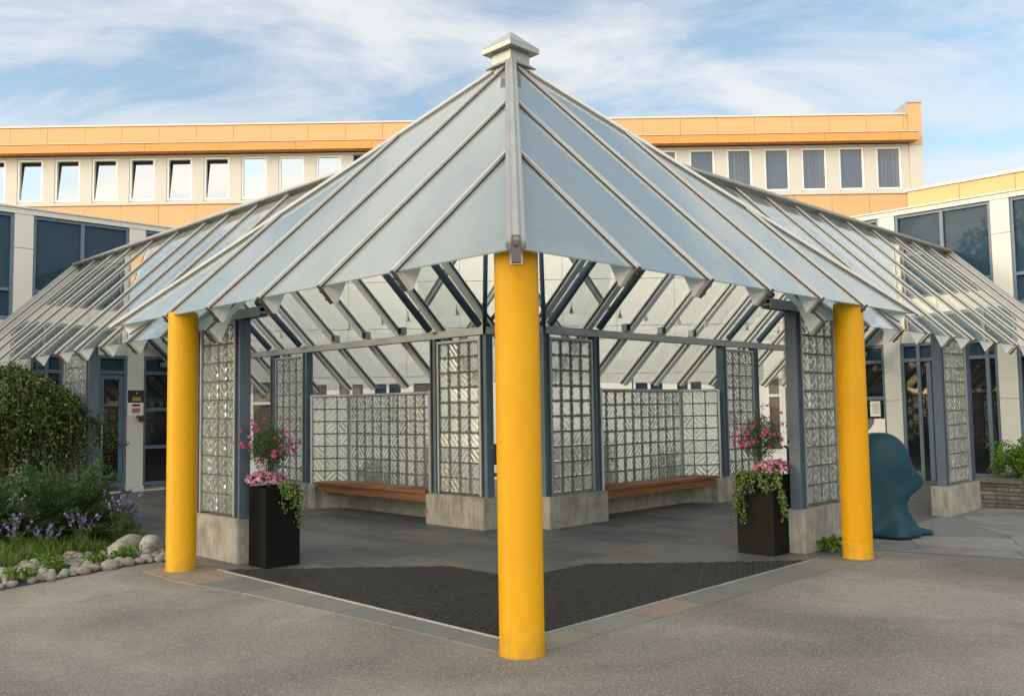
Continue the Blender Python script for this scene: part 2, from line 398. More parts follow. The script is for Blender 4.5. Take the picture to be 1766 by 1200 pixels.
# kerb strip of slate in two arms, with a thin metal mat edging
for nm_, poly_, i0, i1 in (('kerb', [(-.40, 5.05), (-.43, 4.26), (-.27, 3.2), (-.17, 1.9), (-.12, 1.0), (-.10, -.06), (.12, -.06), (.12, 4.60), (.12, 5.05)], None, None),
                   ('kerb', [(.125, -.06), (1.15, -.09), (2.73, -.14), (4.45, -.19), (5.10, -.26), (5.10, .19), (.125, .19)], None, None)):
    m = MB(); m.prism([W(a, b, -.05) for a, b in poly_], (0, 0, .062)); kind(m.build(nm_, 'kerb_slate' if poly_[0][0] < 0 else 'kerb_slate_across'), 'structure')
m = MB(); m.gbox('L', .127, .142, .212, 4.50, -.02, .022); kind(m.build('kerb_edging', 'grey_channel'), 'structure')
m = MB(); m.gbox('L', .127, 4.60, .196, .211, -.02, .022); kind(m.build('kerb_edging', 'grey_channel'), 'structure')
for s_, b0, b1 in (('L', 6.0, 14.6), ('R', 5.6, 10.4)):
    m = MB(); m.gbox(s_, .36, .50, b0, b1, -.03, .03 if s_ == 'L' else .010)
    kind(m.build('path_edging', 'kerb_slate'), 'structure')

# rubber honeycomb mat
mat_thing = thing('rubber_mat', W(1, 1, .005), 'black honeycomb rubber mat in a V between the kerb and the slate floor', 'mat')
poly = [(.145, .215), (.145, 4.42), (1.72, 2.88), (1.80, 2.1), (1.86, 1.86), (2.1, 1.80), (2.88, 1.72), (4.40, .215)]
m = MB(); m.prism([W(a, b, .006) for a, b in poly], (0, 0, .006)); m.build('mat_base', 'rubber_dark', mat_thing)
def inside(a, b):
    if a < .15 or b < .22: return False
    if a < 1.80 and a + b < 4.57: return True
    return b < 1.80 and a + b < 4.57 and (a < 1.86 or b < 1.80)
m = MB(); pit = .048; ph = .0
nrow = int(4.4 / pit)
for i in range(nrow):
    a = .13 + i * pit
    run = []
    b = .12; j = 0
    while b < 4.5:
        da = pit * .42 * (1 if (j % 2) ^ (i % 2) else -1)
        if inside(a + da, b): run.append((a + da, b))
        else:
            run.append(None)
        b += pit * .6; j += 1
    prev = None
    for q in run:
        if q and prev:
            p0 = W(prev[0], prev[1], .012); p1 = W(q[0], q[1], .012); d = (p1 - p0).normalized(); x = Vector((-d.y, d.x, 0)) * .0062
            t = .014
            o = len(m.v); m.v += [p0 - x, p0 + x, p1 + x, p1 - x, p0 - x + Vector((0, 0, t)), p0 + x + Vector((0, 0, t)), p1 + x + Vector((0, 0, t)), p1 - x + Vector((0, 0, t))]
            m.f += [(o + 4, o + 5, o + 6, o + 7), (o, o + 4, o + 7, o + 3), (o + 1, o + 2, o + 6, o + 5)]
        prev = q
m.build('honeycomb_web', 'rubber_web', mat_thing, fix=False)

# ------------------------------------------------------------------ yellow columns
def column(u, v, h, label, tilt=0, ring=False):
    c = W(u, v, 0)
    prof = [(.156, 0), (.156, .018), (.150, .03)] + ([(.150, .19), (.1485, .192), (.1485, .198), (.150, .2)] if ring else []) + [(.150, h - .01), (.146, h)]
    m = MB(); m.lathe(c, prof, 56)
    o = m.build('yellow_column', 'yellow_paint', smooth=False)
    bm = bmesh.new(); bm.from_mesh(o.data)
    for f in bm.faces: f.smooth = len(f.verts) == 4
    for e in bm.edges:
        if len(e.link_faces) == 2 and e.calc_face_angle(0) > .6: e.smooth = False
    bm.to_mesh(o.data); bm.free()
    tag(o, label, 'column', 'yellow columns carrying the glass canopy'); return o
column(0, 0, 2.66, 'front yellow column under the peak of the glass canopy, standing at the mat corner')
column(-.11, 4.81, 2.66, 'yellow column beside the cobbles and planting bed')
column(4.91, -.08, 2.66, 'yellow column beside the teal sculpture', ring=True)

# ------------------------------------------------------------------ pyramid canopy
EZ, ES, E0, C0, TIP = 2.63, .938, -.25, 3.0, 6.25
zA = lambda a: EZ + ES * (a - E0)
NA = {'L': (P('L', -ES, 0) - P('L', 0, 0)), 'R': (P('R', -ES, 0) - P('R', 0, 0))}
for k_ in NA: NA[k_] = Vector((NA[k_].x, NA[k_].y, 1)).normalized()
pyr = thing('pyramid_canopy', W(3, 3, 0), 'pyramid of grey tinted glass panes over the entrance crossing, with a small metal cap', 'glass canopy')
def pane(poly, nrm, mat, par, name='glass_pane', th=.010):
    m = MB(); m.prism(poly, nrm * -th); return m.build(name, mat, par)
def rib(p0, p1, nrm, par, cap=(.042, .026), raf=(.045, .06), end=True, gus=.40):
    p0 = Vector(p0); p1 = Vector(p1); d = (p1 - p0).normalized(); x = d.cross(nrm).normalized()
    m = MB(); m.beam(p0 - d * .03, p1, cap[0], cap[1], nrm, .021); m.build('mullion', 'aluminium', par, bevel=.004)
    m = MB(); m.beam(p0 - d * .01, p1, cap[0] * 1.15, .008, nrm, .0045); m.build('shadow_strip', 'rubber_dark', par)  # dark strip added for the shadow line under each mullion
    if raf:
        m = MB(); m.beam(p0 + d * .01, p1, raf[0], raf[1], nrm, -.012 - raf[1] / 2)
        if end:                            # tapered gusset carrying the overhang
            q = p0 + d * .008 - nrm * .013 - x * .028
            m.prism([q, q - nrm * .175, q + d * gus - nrm * .02, q + d * gus], x * .056)
        m.build('rafter', 'grey_rafter', par)
    if end:
        m = MB(); q = p0 - d * .028
        m.beam(q + nrm * .026, q - nrm * .165, .032, .018, d)
        m.tube([q - d * .011 - nrm * .03, q - d * .022 - nrm * .03], .012, 8); m.tube([q - d * .011 - nrm * .11, q - d * .022 - nrm * .11], .012, 8)
        m.build('eave_bracket', 'bracket_brown', par)
ML = [E0, 1.0, 1.98, 2.95, 3.93, 4.90, TIP]
amax = lambda b: b if b <= C0 else 2 * C0 - b
for s_ in 'LR':
    n = NA[s_]
    for i in range(6):
        b0, b1 = ML[i], ML[i + 1]
        q = [(E0, b0), (E0, b1)]
        if amax(b1) > E0 + 1e-3: q.append((amax(b1), b1))
        if b0 < C0 < b1: q.append((C0, C0))
        if amax(b0) > E0 + 1e-3: q.append((amax(b0), b0))
        pane([P(s_, a, b, zA(a)) for a, b in q], n, 'coated_glass', pyr)
    for b in ML[1:-1]:
        rib(P(s_, E0, b, zA(E0)), P(s_, amax(b) - .02, b, zA(amax(b) - .02)), n, pyr)
    # back faces of the pyramid beyond the hip
    def zD(v): return EZ + ES * (TIP - v)
    nD = Vector((NA[s_].x, NA[s_].y, 0)) * -1; nD = (P(s_, 0, 1) - P(s_, 0, 0)) * ES; nD = Vector((nD.x, nD.y, 1)).normalized()
    pane([P(s_, a, b, zD(b)) for a, b in [(-.25, 6.25), (.203, 6.25), (2.26, 4.107), (1.893, 4.107)]], nD, 'roof_glass', pyr)
    pane([P(s_, a, b, zD(b)) for a, b in [(1.893, 4.107), (2.26, 4.107), (3.0, 4.107), (3.0, 3.0)]], nD, 'roof_glass', pyr)
    pane([P(s_, a, b, zD(b)) for a, b in [(3.0, 3.0), (3.0, 4.107), (2.26, 4.107), (3.2, 5.086), (3.9, 5.815), (3.9, 3.9)]], nD, 'roof_glass', pyr)
    pane([P(s_, a, b, zD(b)) for a, b in [(3.9, 3.9), (3.9, 5.815), (4.317, 6.25), (5.0, 6.25), (5.0, 5.0)]], nD, 'roof_glass', pyr)
    pane([P(s_, a, b, zD(b)) for a, b in [(5.0, 5.0), (5.0, 6.25), (6.25, 6.25)]], nD, 'roof_glass', pyr)
    for a_ in (3.9, 5.0):
        rib(P(s_, a_, min(6.25, 5.815 if a_ == 3.9 else 6.25), zD(5.815 if a_ == 3.9 else 6.25)), P(s_, a_, a_ + .02, zD(a_ + .02)), nD, pyr, end=False)
    # side hip
    m = MB(); m.beam(P(s_, -.29, 6.29, zA(-.29)), P(s_, 2.9, 3.1, zA(2.9)), .055, .036, (0, 0, 1), .024); m.build('hip_cap', 'aluminium', pyr, bevel=.006)
    m = MB(); m.beam(P(s_, -.2, 6.2, zA(-.2)), P(s_, 2.9, 3.1, zA(2.9)), .08, .15, (0, 0, 1), -.10); m.build('hip_rafter', 'grey_rafter', pyr)
m = MB(); m.beam(W(-.275, -.275, zA(-.275)), W(2.9, 2.9, zA(2.9)), .13, .06, (0, 0, 1), .03)
m.beam(W(-.275, -.275, zA(-.275)), W(2.9, 2.9, zA(2.9)), .05, .03, (0, 0, 1), .07); m.build('hip_cap', 'zinc_cap', pyr, bevel=.008)
m = MB(); m.beam(W(-.18, -.18, zA(-.18)), W(2.9, 2.9, zA(2.9)), .09, .14, (0, 0, 1), -.10); m.build('hip_rafter', 'grey_rafter', pyr)
m = MB(); m.beam(W(6.27, 6.27, zA(-.25) - .02), W(3.1, 3.1, zA(2.9)), .09, .06, (0, 0, 1), .03); m.build('hip_cap', 'aluminium', pyr)
m = MB(); c = W(-.285, -.285); m.box(c.x - .029, c.x + .029, c.y - .02, c.y + .03, 2.525, 2.70); m.tube([(c.x, c.y - .02, 2.645), (c.x, c.y - .034, 2.645)], .017, 10)
m.tube([(c.x - .012, c.y - .02, 2.625), (c.x - .012, c.y - .026, 2.625)], .006, 8); m.tube([(c.x + .014, c.y - .02, 2.625), (c.x + .014, c.y - .026, 2.625)], .006, 8)
m.build('hip_foot', 'bracket_brown', pyr, bevel=.003)
# cap on the peak
def gsq(m, h0, z0, h1, z1):
    m.hexa([W(3 - h0, 3 - h0, z0), W(3 + h0, 3 - h0, z0), W(3 + h0, 3 + h0, z0), W(3 - h0, 3 + h0, z0), W(3 - h1, 3 - h1, z1), W(3 + h1, 3 - h1, z1), W(3 + h1, 3 + h1, z1), W(3 - h1, 3 + h1, z1)])
m = MB(); gsq(m, .155, 5.50, .155, 5.78); m.build('cap_collar', 'zinc_cap', pyr)
m = MB(); gsq(m, .215, 5.575, .165, 5.625); m.build('cap_flashing', 'grey_channel', pyr)
m = MB(); gsq(m, .240, 5.755, .243, 5.815); gsq(m, .241, 5.816, .012, 6.03); m.build('cap_roof', 'zinc_cap', pyr, bevel=.004)

# ------------------------------------------------------------------ passage canopies
RA, RZ, FA, FZ, BA = 2.26, 4.64, .05, 2.48, 4.95
WS = (RZ - FZ) / (RA - FA); BZ = RZ - WS * (BA - RA)
WB = [4.60, 5.65, 6.62, 7.47, 8.34, 9.10, 10.10, 11.10, 12.02, 12.88, 13.75, 14.72]
for s_ in 'LR':
    wing = thing('passage_canopy', P(s_, 2.26, 10, 0), f'long glass gable roof over the {SIDE[s_]} passage between the pyramid and the building', 'glass canopy', 'glass roofs over the two passages')
    nF = (P(s_, -1, 0) - P(s_, 0, 0)) * WS; nF = Vector((nF.x, nF.y, 1)).normalized()
    nB = (P(s_, 1, 0) - P(s_, 0, 0)) * WS; nB = Vector((nB.x, nB.y, 1)).normalized()
    for i in range(len(WB) - 1):
        b0, b1 = WB[i], WB[i + 1]
        pane([P(s_, FA, b0, FZ), P(s_, FA, b1, FZ), P(s_, RA, b1, RZ), P(s_, RA, b0, RZ)], nF, 'roof_glass', wing)
        pane([P(s_, RA, b0, RZ), P(s_, RA, b1, RZ), P(s_, BA, b1, BZ), P(s_, BA, b0, BZ)], nB, 'roof_glass', wing)
    for i, b in enumerate(WB):
        if b > 5.7: rib(P(s_, FA, b, FZ), P(s_, RA - .02, b, RZ - .02 * WS), nF, wing)
        else: rib(P(s_, FA, b, FZ), P(s_, RA - .9, b, RZ - .9 * WS), nF, wing)
        rib(P(s_, BA, b, BZ), P(s_, RA + .02, b, RZ - .02 * WS), nB, wing, raf=(.105, .06), end=False)
        m = MB()
        p0, p1 = P(s_, BA, b, BZ), P(s_, RA + .1, b, RZ - .1 * WS); d = (p1 - p0).normalized(); x = d.cross(nB).normalized()
        for sg in (-1, 1): m.beam(p0 + x * sg * .058, p1 + x * sg * .058, .012, .020, nB, -.024)
        m.build('gasket', 'rubber_dark', wing)
    m = MB(); m.beam(P(s_, RA, 4.0, RZ), P(s_, RA, 14.83, RZ), .22, .05, (0, 0, 1), .035); m.build('ridge_cap', 'zinc_cap', wing, bevel=.01)
    m = MB(); m.beam(P(s_, RA, 4.2, RZ), P(s_, RA, 14.83, RZ), .10, .16, (0, 0, 1), -.14); m.build('ridge_beam', 'grey_rafter', wing)
    # structural tubes at the post lines
    for b in (4.60, 5.65, 9.10, 10.10, 13.2, 14.2):
        m = MB()
        m.tube([P(s_, RA, b, RZ) - Vector((0, 0, .30)), P(s_, 4.06, b, RZ - WS * (4.06 - RA)) - nB * .19], .052, 14); m.build('roof_tube', 'tube_blue', wing, smooth=True)
        m = MB()
        m.tube([P(s_, RA, b, RZ) - Vector((0, 0, .30)), P(s_, .50, b, RZ - WS * (RA - .50)) - nF * .19], .052, 14); m.build('roof_tube', 'tube_blue', wing, smooth=True)
    # channel beams on the posts
    for a_, b0 in ((.52, 4.28), (4.05, 4.60)):
        m = MB()
        for sg in (-1, 1): m.gbox(s_, a_ + sg * .05 - .008, a_ + sg * .05 + .008, b0, 14.80, 2.625, 2.715)
        m.gbox(s_, a_ - .06, a_ + .06, b0, 14.80, 2.716, 2.726); m.gbox(s_, a_ - .042, a_ + .042, b0 + .002, 14.80, 2.655, 2.675)
        m.build('channel_beam', 'grey_channel', wing)
    # struts where the two roofs meet
    m = MB(); j = P(s_, 4.05, 4.62, 2.72)
    m.tube([j, P(s_, 3.55, 4.05, 3.75)], .032, 10); m.tube([j, P(s_, 4.35, 4.35, 3.2)], .028, 10)
    m.build('roof_strut', 'tube_blue', wing, smooth=True)
    # flashing where the roof meets the building
    m = MB()
    m.beam(P(s_, FA, 14.80, FZ + .06), P(s_, RA, 14.80, RZ + .06), .06, .10, (0, 0, 1)); m.beam(P(s_, RA, 14.80, RZ + .06), P(s_, BA, 14.80, BZ + .06), .06, .10, (0, 0, 1))
    m.build('wall_flashing', 'zinc_cap', wing)
cross = MB()
for sg in (-1, 1):
    q = .05 * sg / S2
    cross.beam(W(4.05 + q, 4.60 + q, 2.67), W(4.60 + q, 4.05 + q, 2.67), .016, .09)
cross.beam(W(4.05, 4.60, 2.7215), W(4.60, 4.05, 2.7215), .12, .009)
cross.build('channel_beam', 'grey_channel', pyr)

# small spot lamps and flood lamps
def spot(p, label):
    t = thing('spot_lamp', p, label, 'lamp', 'small spot lamps hanging under the glass roof')
    p = Vector(p)
    m = MB(); m.tube([p + Vector((0, 0, .10)), p + Vector((0, 0, .03))], .006, 6); m.build('stem', 'lamp_metal', t)
    m = MB(); m.lathe(p, [(.034, -.045), (.022, .0), (.012, .03)], 14); m.build('lamp_head', 'lamp_metal', t)
def flood(p, s_, label):
    t = thing('flood_lamp', p, label, 'lamp', 'box flood lamps on the channel beams')
    m = MB(); a = .0
    d = P(s_, 0, 1) - P(s_, 0, 0); x = P(s_, 1, 0) - P(s_, 0, 0); p = Vector(p)
    m.hexa([p + d * i * .045 + x * j * .05 + Vector((0, 0, k)) for k in (.02, .13) for i, j in ((-1, -1), (1, -1), (1, 1), (-1, 1))]); m.build('housing', 'grey_channel', t, bevel=.006)
    m = MB(); m.hexa([p + d * i * .037 - x * (.052 + .004 * (j + 1)) + Vector((0, 0, k)) for k in (.03, .12) for i, j in ((-1, -1), (1, -1), (1, 1), (-1, 1))]); m.build('lens', 'window_dark', t)
    m = MB(); m.tube([p + d * .05 + Vector((0, 0, .05)), p + d * .075 + Vector((0, 0, .02)), p + d * .07 + Vector((0, 0, -.02))], .006, 6); m.build('cable', 'rubber_dark', t)
for s_ in 'LR':
    for b, w in ((10.45, 'beside the second tube from the building end'), (9.38, 'beside the tube at the outer glass block panel'), (8.1, 'above the bench end'), (7.35, 'above the bench middle'), (6.5, 'above the near bench end'), (5.88, 'beside the inner panel tube'), (4.82, 'nearest the crossing')):
        a = 3.72
        spot(P(s_, a, b, RZ - WS * (a - RA) - .28), f'small spot lamp under the {SIDE[s_]} roof, {w}')
    for b, w in ((8.2, 'farthest of three above the bench'), (7.34, 'middle one of three above the bench'), (6.43, 'nearest of three above the bench')):
        flood(P(s_, 4.05, b, 2.728), s_, f'grey box flood lamp on the {SIDE[s_]} channel beam, {w}')
    spot(P(s_, .08, 5.35, 2.60), f'small spot lamp under the canopy edge by the {SIDE[s_]} yellow column')

# ------------------------------------------------------------------ glass block screens
def blocks(p0, p1, z0, z1, nc, nr, nrm, par, seed):
    """rows of glass blocks between two plan points, plus the mortar grid and the metal rim"""
    p0 = Vector(p0); p1 = Vector(p1); L = (p1 - p0).length; d = (p1 - p0) / L; H = z1 - z0; nrm = Vector(nrm)
    cw, ch = L / nc, H / nr; g = .009; t = .040
    rnd = random.Random(seed)
    m = MB(); up = Vector((0, 0, 1))
    for i in range(nc):
        for j in range(nr):
            c = p0 + d * (i + .5) * cw + up * (z0 + (j + .5) * ch)
            hx, hz = cw / 2 - g, ch / 2 - g
            flip = 1 if (i + j + rnd.choice((0, 0, 0, 1))) % 2 else -1
            ang = flip * (PI / 4 + rnd.uniform(-.12, .12)); ca, sa = math.cos(ang), math.sin(ang); ph = rnd.uniform(0, 3)
            base = len(m.v); fb = len(m.f)
            for sg in (1, -1):
                o = c + nrm * sg * t; ins = .86
                for k in (1.0, ins, ):
                    q = o - nrm * sg * (.010 if k == 1.0 else 0)
                    m.v += [q + d * hx * k * a + up * hz * k * b for a, b in ((-1, -1), (1, -1), (1, 1), (-1, 1))]
            uvf = lambda idx: [(((m.v[q] - c).dot(d) * ca + (m.v[q] - c).z * sa) * 4.3 + ph, ((m.v[q] - c).z) * 4.3 + ph) for q in idx]
            for sg, o in ((1, base), (-1, base + 8)):
                for f in [(o + 4, o + 5, o + 6, o + 7)] + [(o + k, o + (k + 1) % 4, o + 4 + (k + 1) % 4, o + 4 + k) for k in range(4)]:
                    m.uv[len(m.f)] = uvf(f); m.f.append(f)
            for k in range(4):
                m.f.append((base + k, base + 8 + k, base + 8 + (k + 1) % 4, base + (k + 1) % 4))
    # winding is set by hand so the UV order stays with the corners
    ob = m.build('glass_blocks', 'glass_block', par, fix=False)
    bm = bmesh.new(); bm.from_mesh(ob.data); bmesh.ops.recalc_face_normals(bm, faces=bm.faces); bm.to_mesh(ob.data); bm.free()
    m = MB()
    for i in range(nc + 1):
        q = p0 + d * i * cw; m.beam(q + up * z0, q + up * z1, 2 * g, .055, nrm)
    for j in range(nr + 1):
        q = z0 + j * ch; m.beam(p0 + up * q, p1 + up * q, .052, 2 * g - .001, up)
    m.build('mortar_joints', 'mortar', par)
    m = MB(); r = .018
    for q in (p0 - d * r, p1 + d * r): m.beam(q + up * (z0 - .02), q + up * (z1 + .035), .036, .10, nrm)
    m.beam(p0 - d * .0 + up * (z1 + .018), p1 + up * (z1 + .018), .10, .034, up)
    m.build('metal_rim', 'grey_channel', par)
def hpost(m, s_, a, b, z0, z1, w=.125):
    h = w / 2
    m.gbox(s_, a - h, a + h, b - h, b - h + .018, z0, z1); m.gbox(s_, a - h, a + h, b + h - .018, b + h, z0, z1)
    m.gbox(s_, a - h * .55, a + h * .55, b - h + .018, b + h - .018, z0, z1)
def screen(s_, a, b0, b1, base, zb, p0, p1, ztop, label, seed, nr=10, front=False):
    t = thing('glass_block_screen', P(s_, a, (b0 + b1) / 2, 0), label, 'glass screen', 'tall glass block screens on concrete bases')
    m = MB(); m.gbox(s_, *base, 0, zb); m.build('concrete_base', 'concrete', t, bevel=.008)
    for b in (b0, b1):
        m = MB(); hpost(m, s_, a, b, zb, 2.624); m.build('steel_post', 'blue_steel', t)
    nrm = (P(s_, -1, 0) - P(s_, 0, 0))
    blocks(P(s_, a, p0), P(s_, a, p1), zb + .03, ztop, 4, nr, nrm, t, seed)
for s_ in 'LR':
    sd = SIDE[s_]; nb = 'cobbles' if s_ == 'L' else 'teal sculpture'
    b_ = 0 if s_ == 'L' else .12
    screen(s_, .52, 4.72 + b_, 5.70 + b_, (.44, .66, 4.66 + b_, 5.76 + b_), .48, 4.83 + b_, 5.59 + b_ + .0, 2.585, f'tall glass block screen right behind the {sd} yellow column and black planter', 11)
    screen(s_, 4.05, 4.60, 5.66, (3.90, 4.20, 4.52, 5.74), .43, 4.71, 5.55, 2.545, f'{sd} one of the two glass block screens beside the front column, nearest the crossing', 12)
    screen(s_, 4.05, 9.05, 10.12, (3.94, 4.20, 8.96, 10.2), .42, 9.16, 10.01, 2.545, f'glass block screen at the far end of the {sd} bench, behind the flowering planter', 13)
    screen(s_, .52, 9.10, 10.18, (.42, .66, 8.98, 10.3), .42, 9.21, 10.07, 2.52, f'glass block screen standing by the entrance door, ' + ('half hidden by the weeping shrub' if s_ == 'L' else 'beside the stone planter'), 14)
    # low curved wall with bench niche
    t = thing('glass_block_wall', P(s_, 4.4, 7.3, 0), f'low wall of glass blocks curving behind the {sd} wooden bench', 'glass wall', 'low glass block walls behind the benches')
    A, B, Cc, D = (4.05, 5.76), (4.50, 6.22), (4.50, 8.44), (4.05, 8.90)
    for (q0, q1, nc) in ((A, B, 3), (B, Cc, 10), (Cc, D, 3)):
        p0, p1 = P(s_, *q0), P(s_, *q1); d = (p1 - p0).normalized(); nrm = Vector((d.y, -d.x, 0))
        if nrm.dot(P(s_, -1, 0) - P(s_, 0, 0)) < 0: nrm = -nrm
        blocks(p0 + d * .01, p1 - d * .01, .42, 1.86, nc, 7, nrm, t, 20 + nc)
    m = MB()
    for q0, q1 in ((A, B), (B, Cc), (Cc, D)):
        p0, p1 = P(s_, *q0), P(s_, *q1); m.beam(p0 + Vector((0, 0, .2)), p1 + Vector((0, 0, .2)), .16, .40)
    m.build('concrete_base', 'concrete', t)
    m = MB()
    m.gbox(s_, 3.98, 4.14, 8.72, 8.95, 0, .395); m.build('concrete_pier', 'concrete', t)
    bn = thing('bench', P(s_, 4.2, 7.2, .3), f'brown wooden plank bench along the {sd} glass block wall', 'bench', 'wooden benches in the two passages')
    m = MB(); m.gbox(s_, 3.93, 4.40, 5.78, 8.66, .415, .46); m.build('seat', 'bench_wood', bn, bevel=.006)
    m = MB(); m.gbox(s_, 3.965, 4.0, 5.78, 8.60, .30, .413); m.build('front_board', 'bench_wood', bn, bevel=.004)
    for b in (6.3, 8.2):
        m = MB(); m.gbox(s_, 4.02, 4.41, b - .03, b + .03, .30, .412); m.build('bracket', 'blue_steel', bn)

# ------------------------------------------------------------------ buildings
FB = 14.85
def wing_building(s_):
    left = s_ == 'L'
    t = thing('wing_building', P(s_, -1, 16, 0), 'two storey white wing with dark blue windows at the ' + ('left' if left else 'right') + ' end of the glass passage', 'building', 'white two storey wings')
    pil = [1.25 - 2.225 * k for k in range(-2, 6)]; pil.sort()
    a0, a1 = -9.9, 6.05
    m = MB(); m.gbox(s_, a0, a1, FB + .16, FB + 7, 0, 5.58); m.build('wall', 'white_cladding', t)
    m = MB(); m.gbox(s_, a0, a1 + .06, FB - .04, FB + 7, 5.585, 5.69); m.gbox(s_, a0, a1 + .06, FB - .07, FB + .2, 5.691, 5.72); m.build('parapet', 'white_cladding', t)
    for p in pil:
        m = MB()
        for z0, z1 in ((.12, 1.66), (1.672, 3.28), (3.292, 4.90), (4.912, 5.58)): m.gbox(s_, p - .17, p + .17, FB - .03, FB + .15, z0, z1)
        m.gbox(s_, p - .15, p + .15, FB + .0, FB + .14, .12, 5.58)
        m.gbox(s_, p - .19, p + .19, FB - .05, FB + .15, 0, .115)
        m.build('pilaster', 'white_cladding', t)
    for i in range(len(pil) - 1):
        x0, x1 = pil[i] + .17, pil[i + 1] - .17
        door_bay = abs(x0 - 1.42) < .1
        win_bay = abs(x0 - 3.645) < .1
        # spandrel
        m = MB(); m.gbox(s_, x0, x1, FB + .03, FB + .15, 2.86, 3.50); m.build('spandrel', 'white_cladding', t)
        # upper window
        fr = MB(); xm = (x0 + x1) / 2
        for xa, xb in ((x0, x0 + .06), (xm - .035, xm + .035), (x1 - .06, x1)): fr.gbox(s_, xa, xb, FB - .0, FB + .12, 3.50, 5.58)
        for xa, xb in ((x0 + .06, xm - .035), (xm + .035, x1 - .06)):
            for za, zb in ((3.50, 3.56), (4.05, 4.11), (5.52, 5.58)): fr.gbox(s_, xa, xb, FB + .01, FB + .11, za, zb)
        w = fr.build('upper_window', 'blue_frame', t)
        for xa, xb in ((x0 + .06, xm - .035), (xm + .035, x1 - .06)):
            for za, zb in ((3.56, 4.05), (4.11, 5.52)):
                m = MB(); m.gbox(s_, xa, xb, FB + .06, FB + .08, za, zb); m.build('pane', 'window_blue', w)
        # ground floor glazing
        fm = 'blue_frame'
        xs = [x0, xm, x1]
        zs = [.12, .92, 1.72, 2.50, 2.86]
        if door_bay: xs = [x0, 1.72, 2.22, 2.72, x1] if left else [x0, 1.62, 2.20, 2.95, x1]; zs = [.12, 2.50, 2.86]
        if not (door_bay or win_bay): zs = [.12, 2.50, 2.86]
        fr = MB()
        for k, x in enumerate(xs):
            e0, e1 = (x, x + .06) if k == 0 else ((x - .06, x) if k == len(xs) - 1 else (x - .035, x + .035))
            fr.gbox(s_, e0, e1, FB + .0, FB + .13, .12 if not door_bay else 0, 2.86)
        lights = []
        for k in range(len(xs) - 1):
            e0 = xs[k] + (.06 if k == 0 else .035); e1 = xs[k + 1] - (.06 if k == len(xs) - 2 else .035)
            for z in zs:
                if door_bay and not left and k == 2 and z < 2: continue
                zc = .035
                if z == zs[0]: fr.gbox(s_, e0, e1, FB + .01, FB + .12, z, z + .07)
                elif z == zs[-1]: fr.gbox(s_, e0, e1, FB + .01, FB + .12, z - .07, z)
                else: fr.gbox(s_, e0, e1, FB + .01, FB + .12, z - zc, z + zc)
            for q in range(len(zs) - 1): lights.append((e0, e1, zs[q] + .04, zs[q + 1] - .04, k, q))
        w = fr.build('door_frame' if door_bay else 'ground_window', fm, t)
        for e0, e1, z0, z1, k, q in lights:
            if door_bay and q == 0 and left and k == 3:
                # closed glass door leaf
                dr = MB()
                dr.gbox(s_, e0 + .004, e0 + .09, FB + .035, FB + .085, .02, 2.45); dr.gbox(s_, e1 - .09, e1 - .004, FB + .035, FB + .085, .02, 2.45)
                dr.gbox(s_, e0 + .09, e1 - .09, FB + .036, FB + .084, .02, .26); dr.gbox(s_, e0 + .09, e1 - .09, FB + .036, FB + .084, 2.36, 2.45)
                do = dr.build('door', 'blue_frame', t)
                m = MB(); m.gbox(s_, e0 + .09, e1 - .09, FB + .05, FB + .07, .26, 2.36); m.build('pane', 'window_dark', do)
                m = MB(); m.tube([P(s_, e0 + .05, FB + .0, .9), P(s_, e0 + .05, FB + .0, 1.4)], .014, 8); m.build('handle', 'aluminium', do)
                continue
            if door_bay and q == 0 and not left and k == 2:
                # open doorway: near-black sheet stands in for the unlit vestibule, door leaf pushed aside
                m = MB(); m.gbox(s_, e0, e1, FB + .134, FB + .155, .0, 2.46); m.build('doorway', 'interior_shade', w)
                m = MB(); m.gbox(s_, e1 - .20, e1 - .11, FB + .02, FB + .07, .02, 2.44); m.build('sliding_door', 'blue_frame', w)
                m = MB(); m.gbox(s_, e1 - .11, e1 - .0, FB + .035, FB + .05, .02, 2.44); m.build('pane', 'window_dark', w)
                m = MB(); m.gbox(s_, e0, e1, FB - .02, FB + .13, .004, .02); m.build('threshold', 'dark_joint', w)
                continue
            top = q == len(zs) - 2
            m = MB(); m.gbox(s_, e0, e1, FB + .06, FB + .08, z0, z1); m.build('pane', 'window_blue' if top else 'window_dark', w)
    if left:
        m = MB(); m.gbox(s_, a0, a1, FB - .03, FB + .0, 0, .03); m.build('plinth', 'white_cladding', t)
    return t
LW = wing_building('L'); RW = wing_building('R')

# frontal white link between the wings
lk = thing('link_building', (0, 20.7, 0), 'white clad middle building behind the passages, with a row of small windows', 'building')
YL = 20.7
wins = [(-6.05, -5.52, .55, 2.36, 'tall'), (-4.78, -4.26, .95, 2.28, 1), (-4.06, -3.42, .95, 2.28, 2), (-3.24, -2.54, .95, 2.28, 2), (-2.34, -1.74, .95, 2.28, 1),
        (2.80, 3.52, .95, 2.22, 2), (3.76, 4.42, .95, 2.22, 2), (4.62, 5.04, .95, 2.22, 1), (5.88, 6.22, .55, 2.32, 'tall')]
m = MB(); m.box(-6.3, 6.3, YL + .16, YL + 5, 0, 5.5); m.build('wall', 'white_cladding', lk)
pn = MB(); edges = [-6.3, -5.0, -3.8, -2.45, -1.2, 0, 1.2, 2.45, 3.8, 5.0, 6.3]
for i in range(len(edges) - 1):
    for z0, z1 in ((2.40, 3.50), (3.512, 4.6), (4.612, 5.5)):
        pn.box(edges[i] + .004, edges[i + 1] - .004, YL, YL + .15, z0, z1)
for x0, x1 in ((-1.70, -.006), (.006, 2.76)): pn.box(x0, x1, YL + .002, YL + .15, .0, 2.39)
xs = -6.3
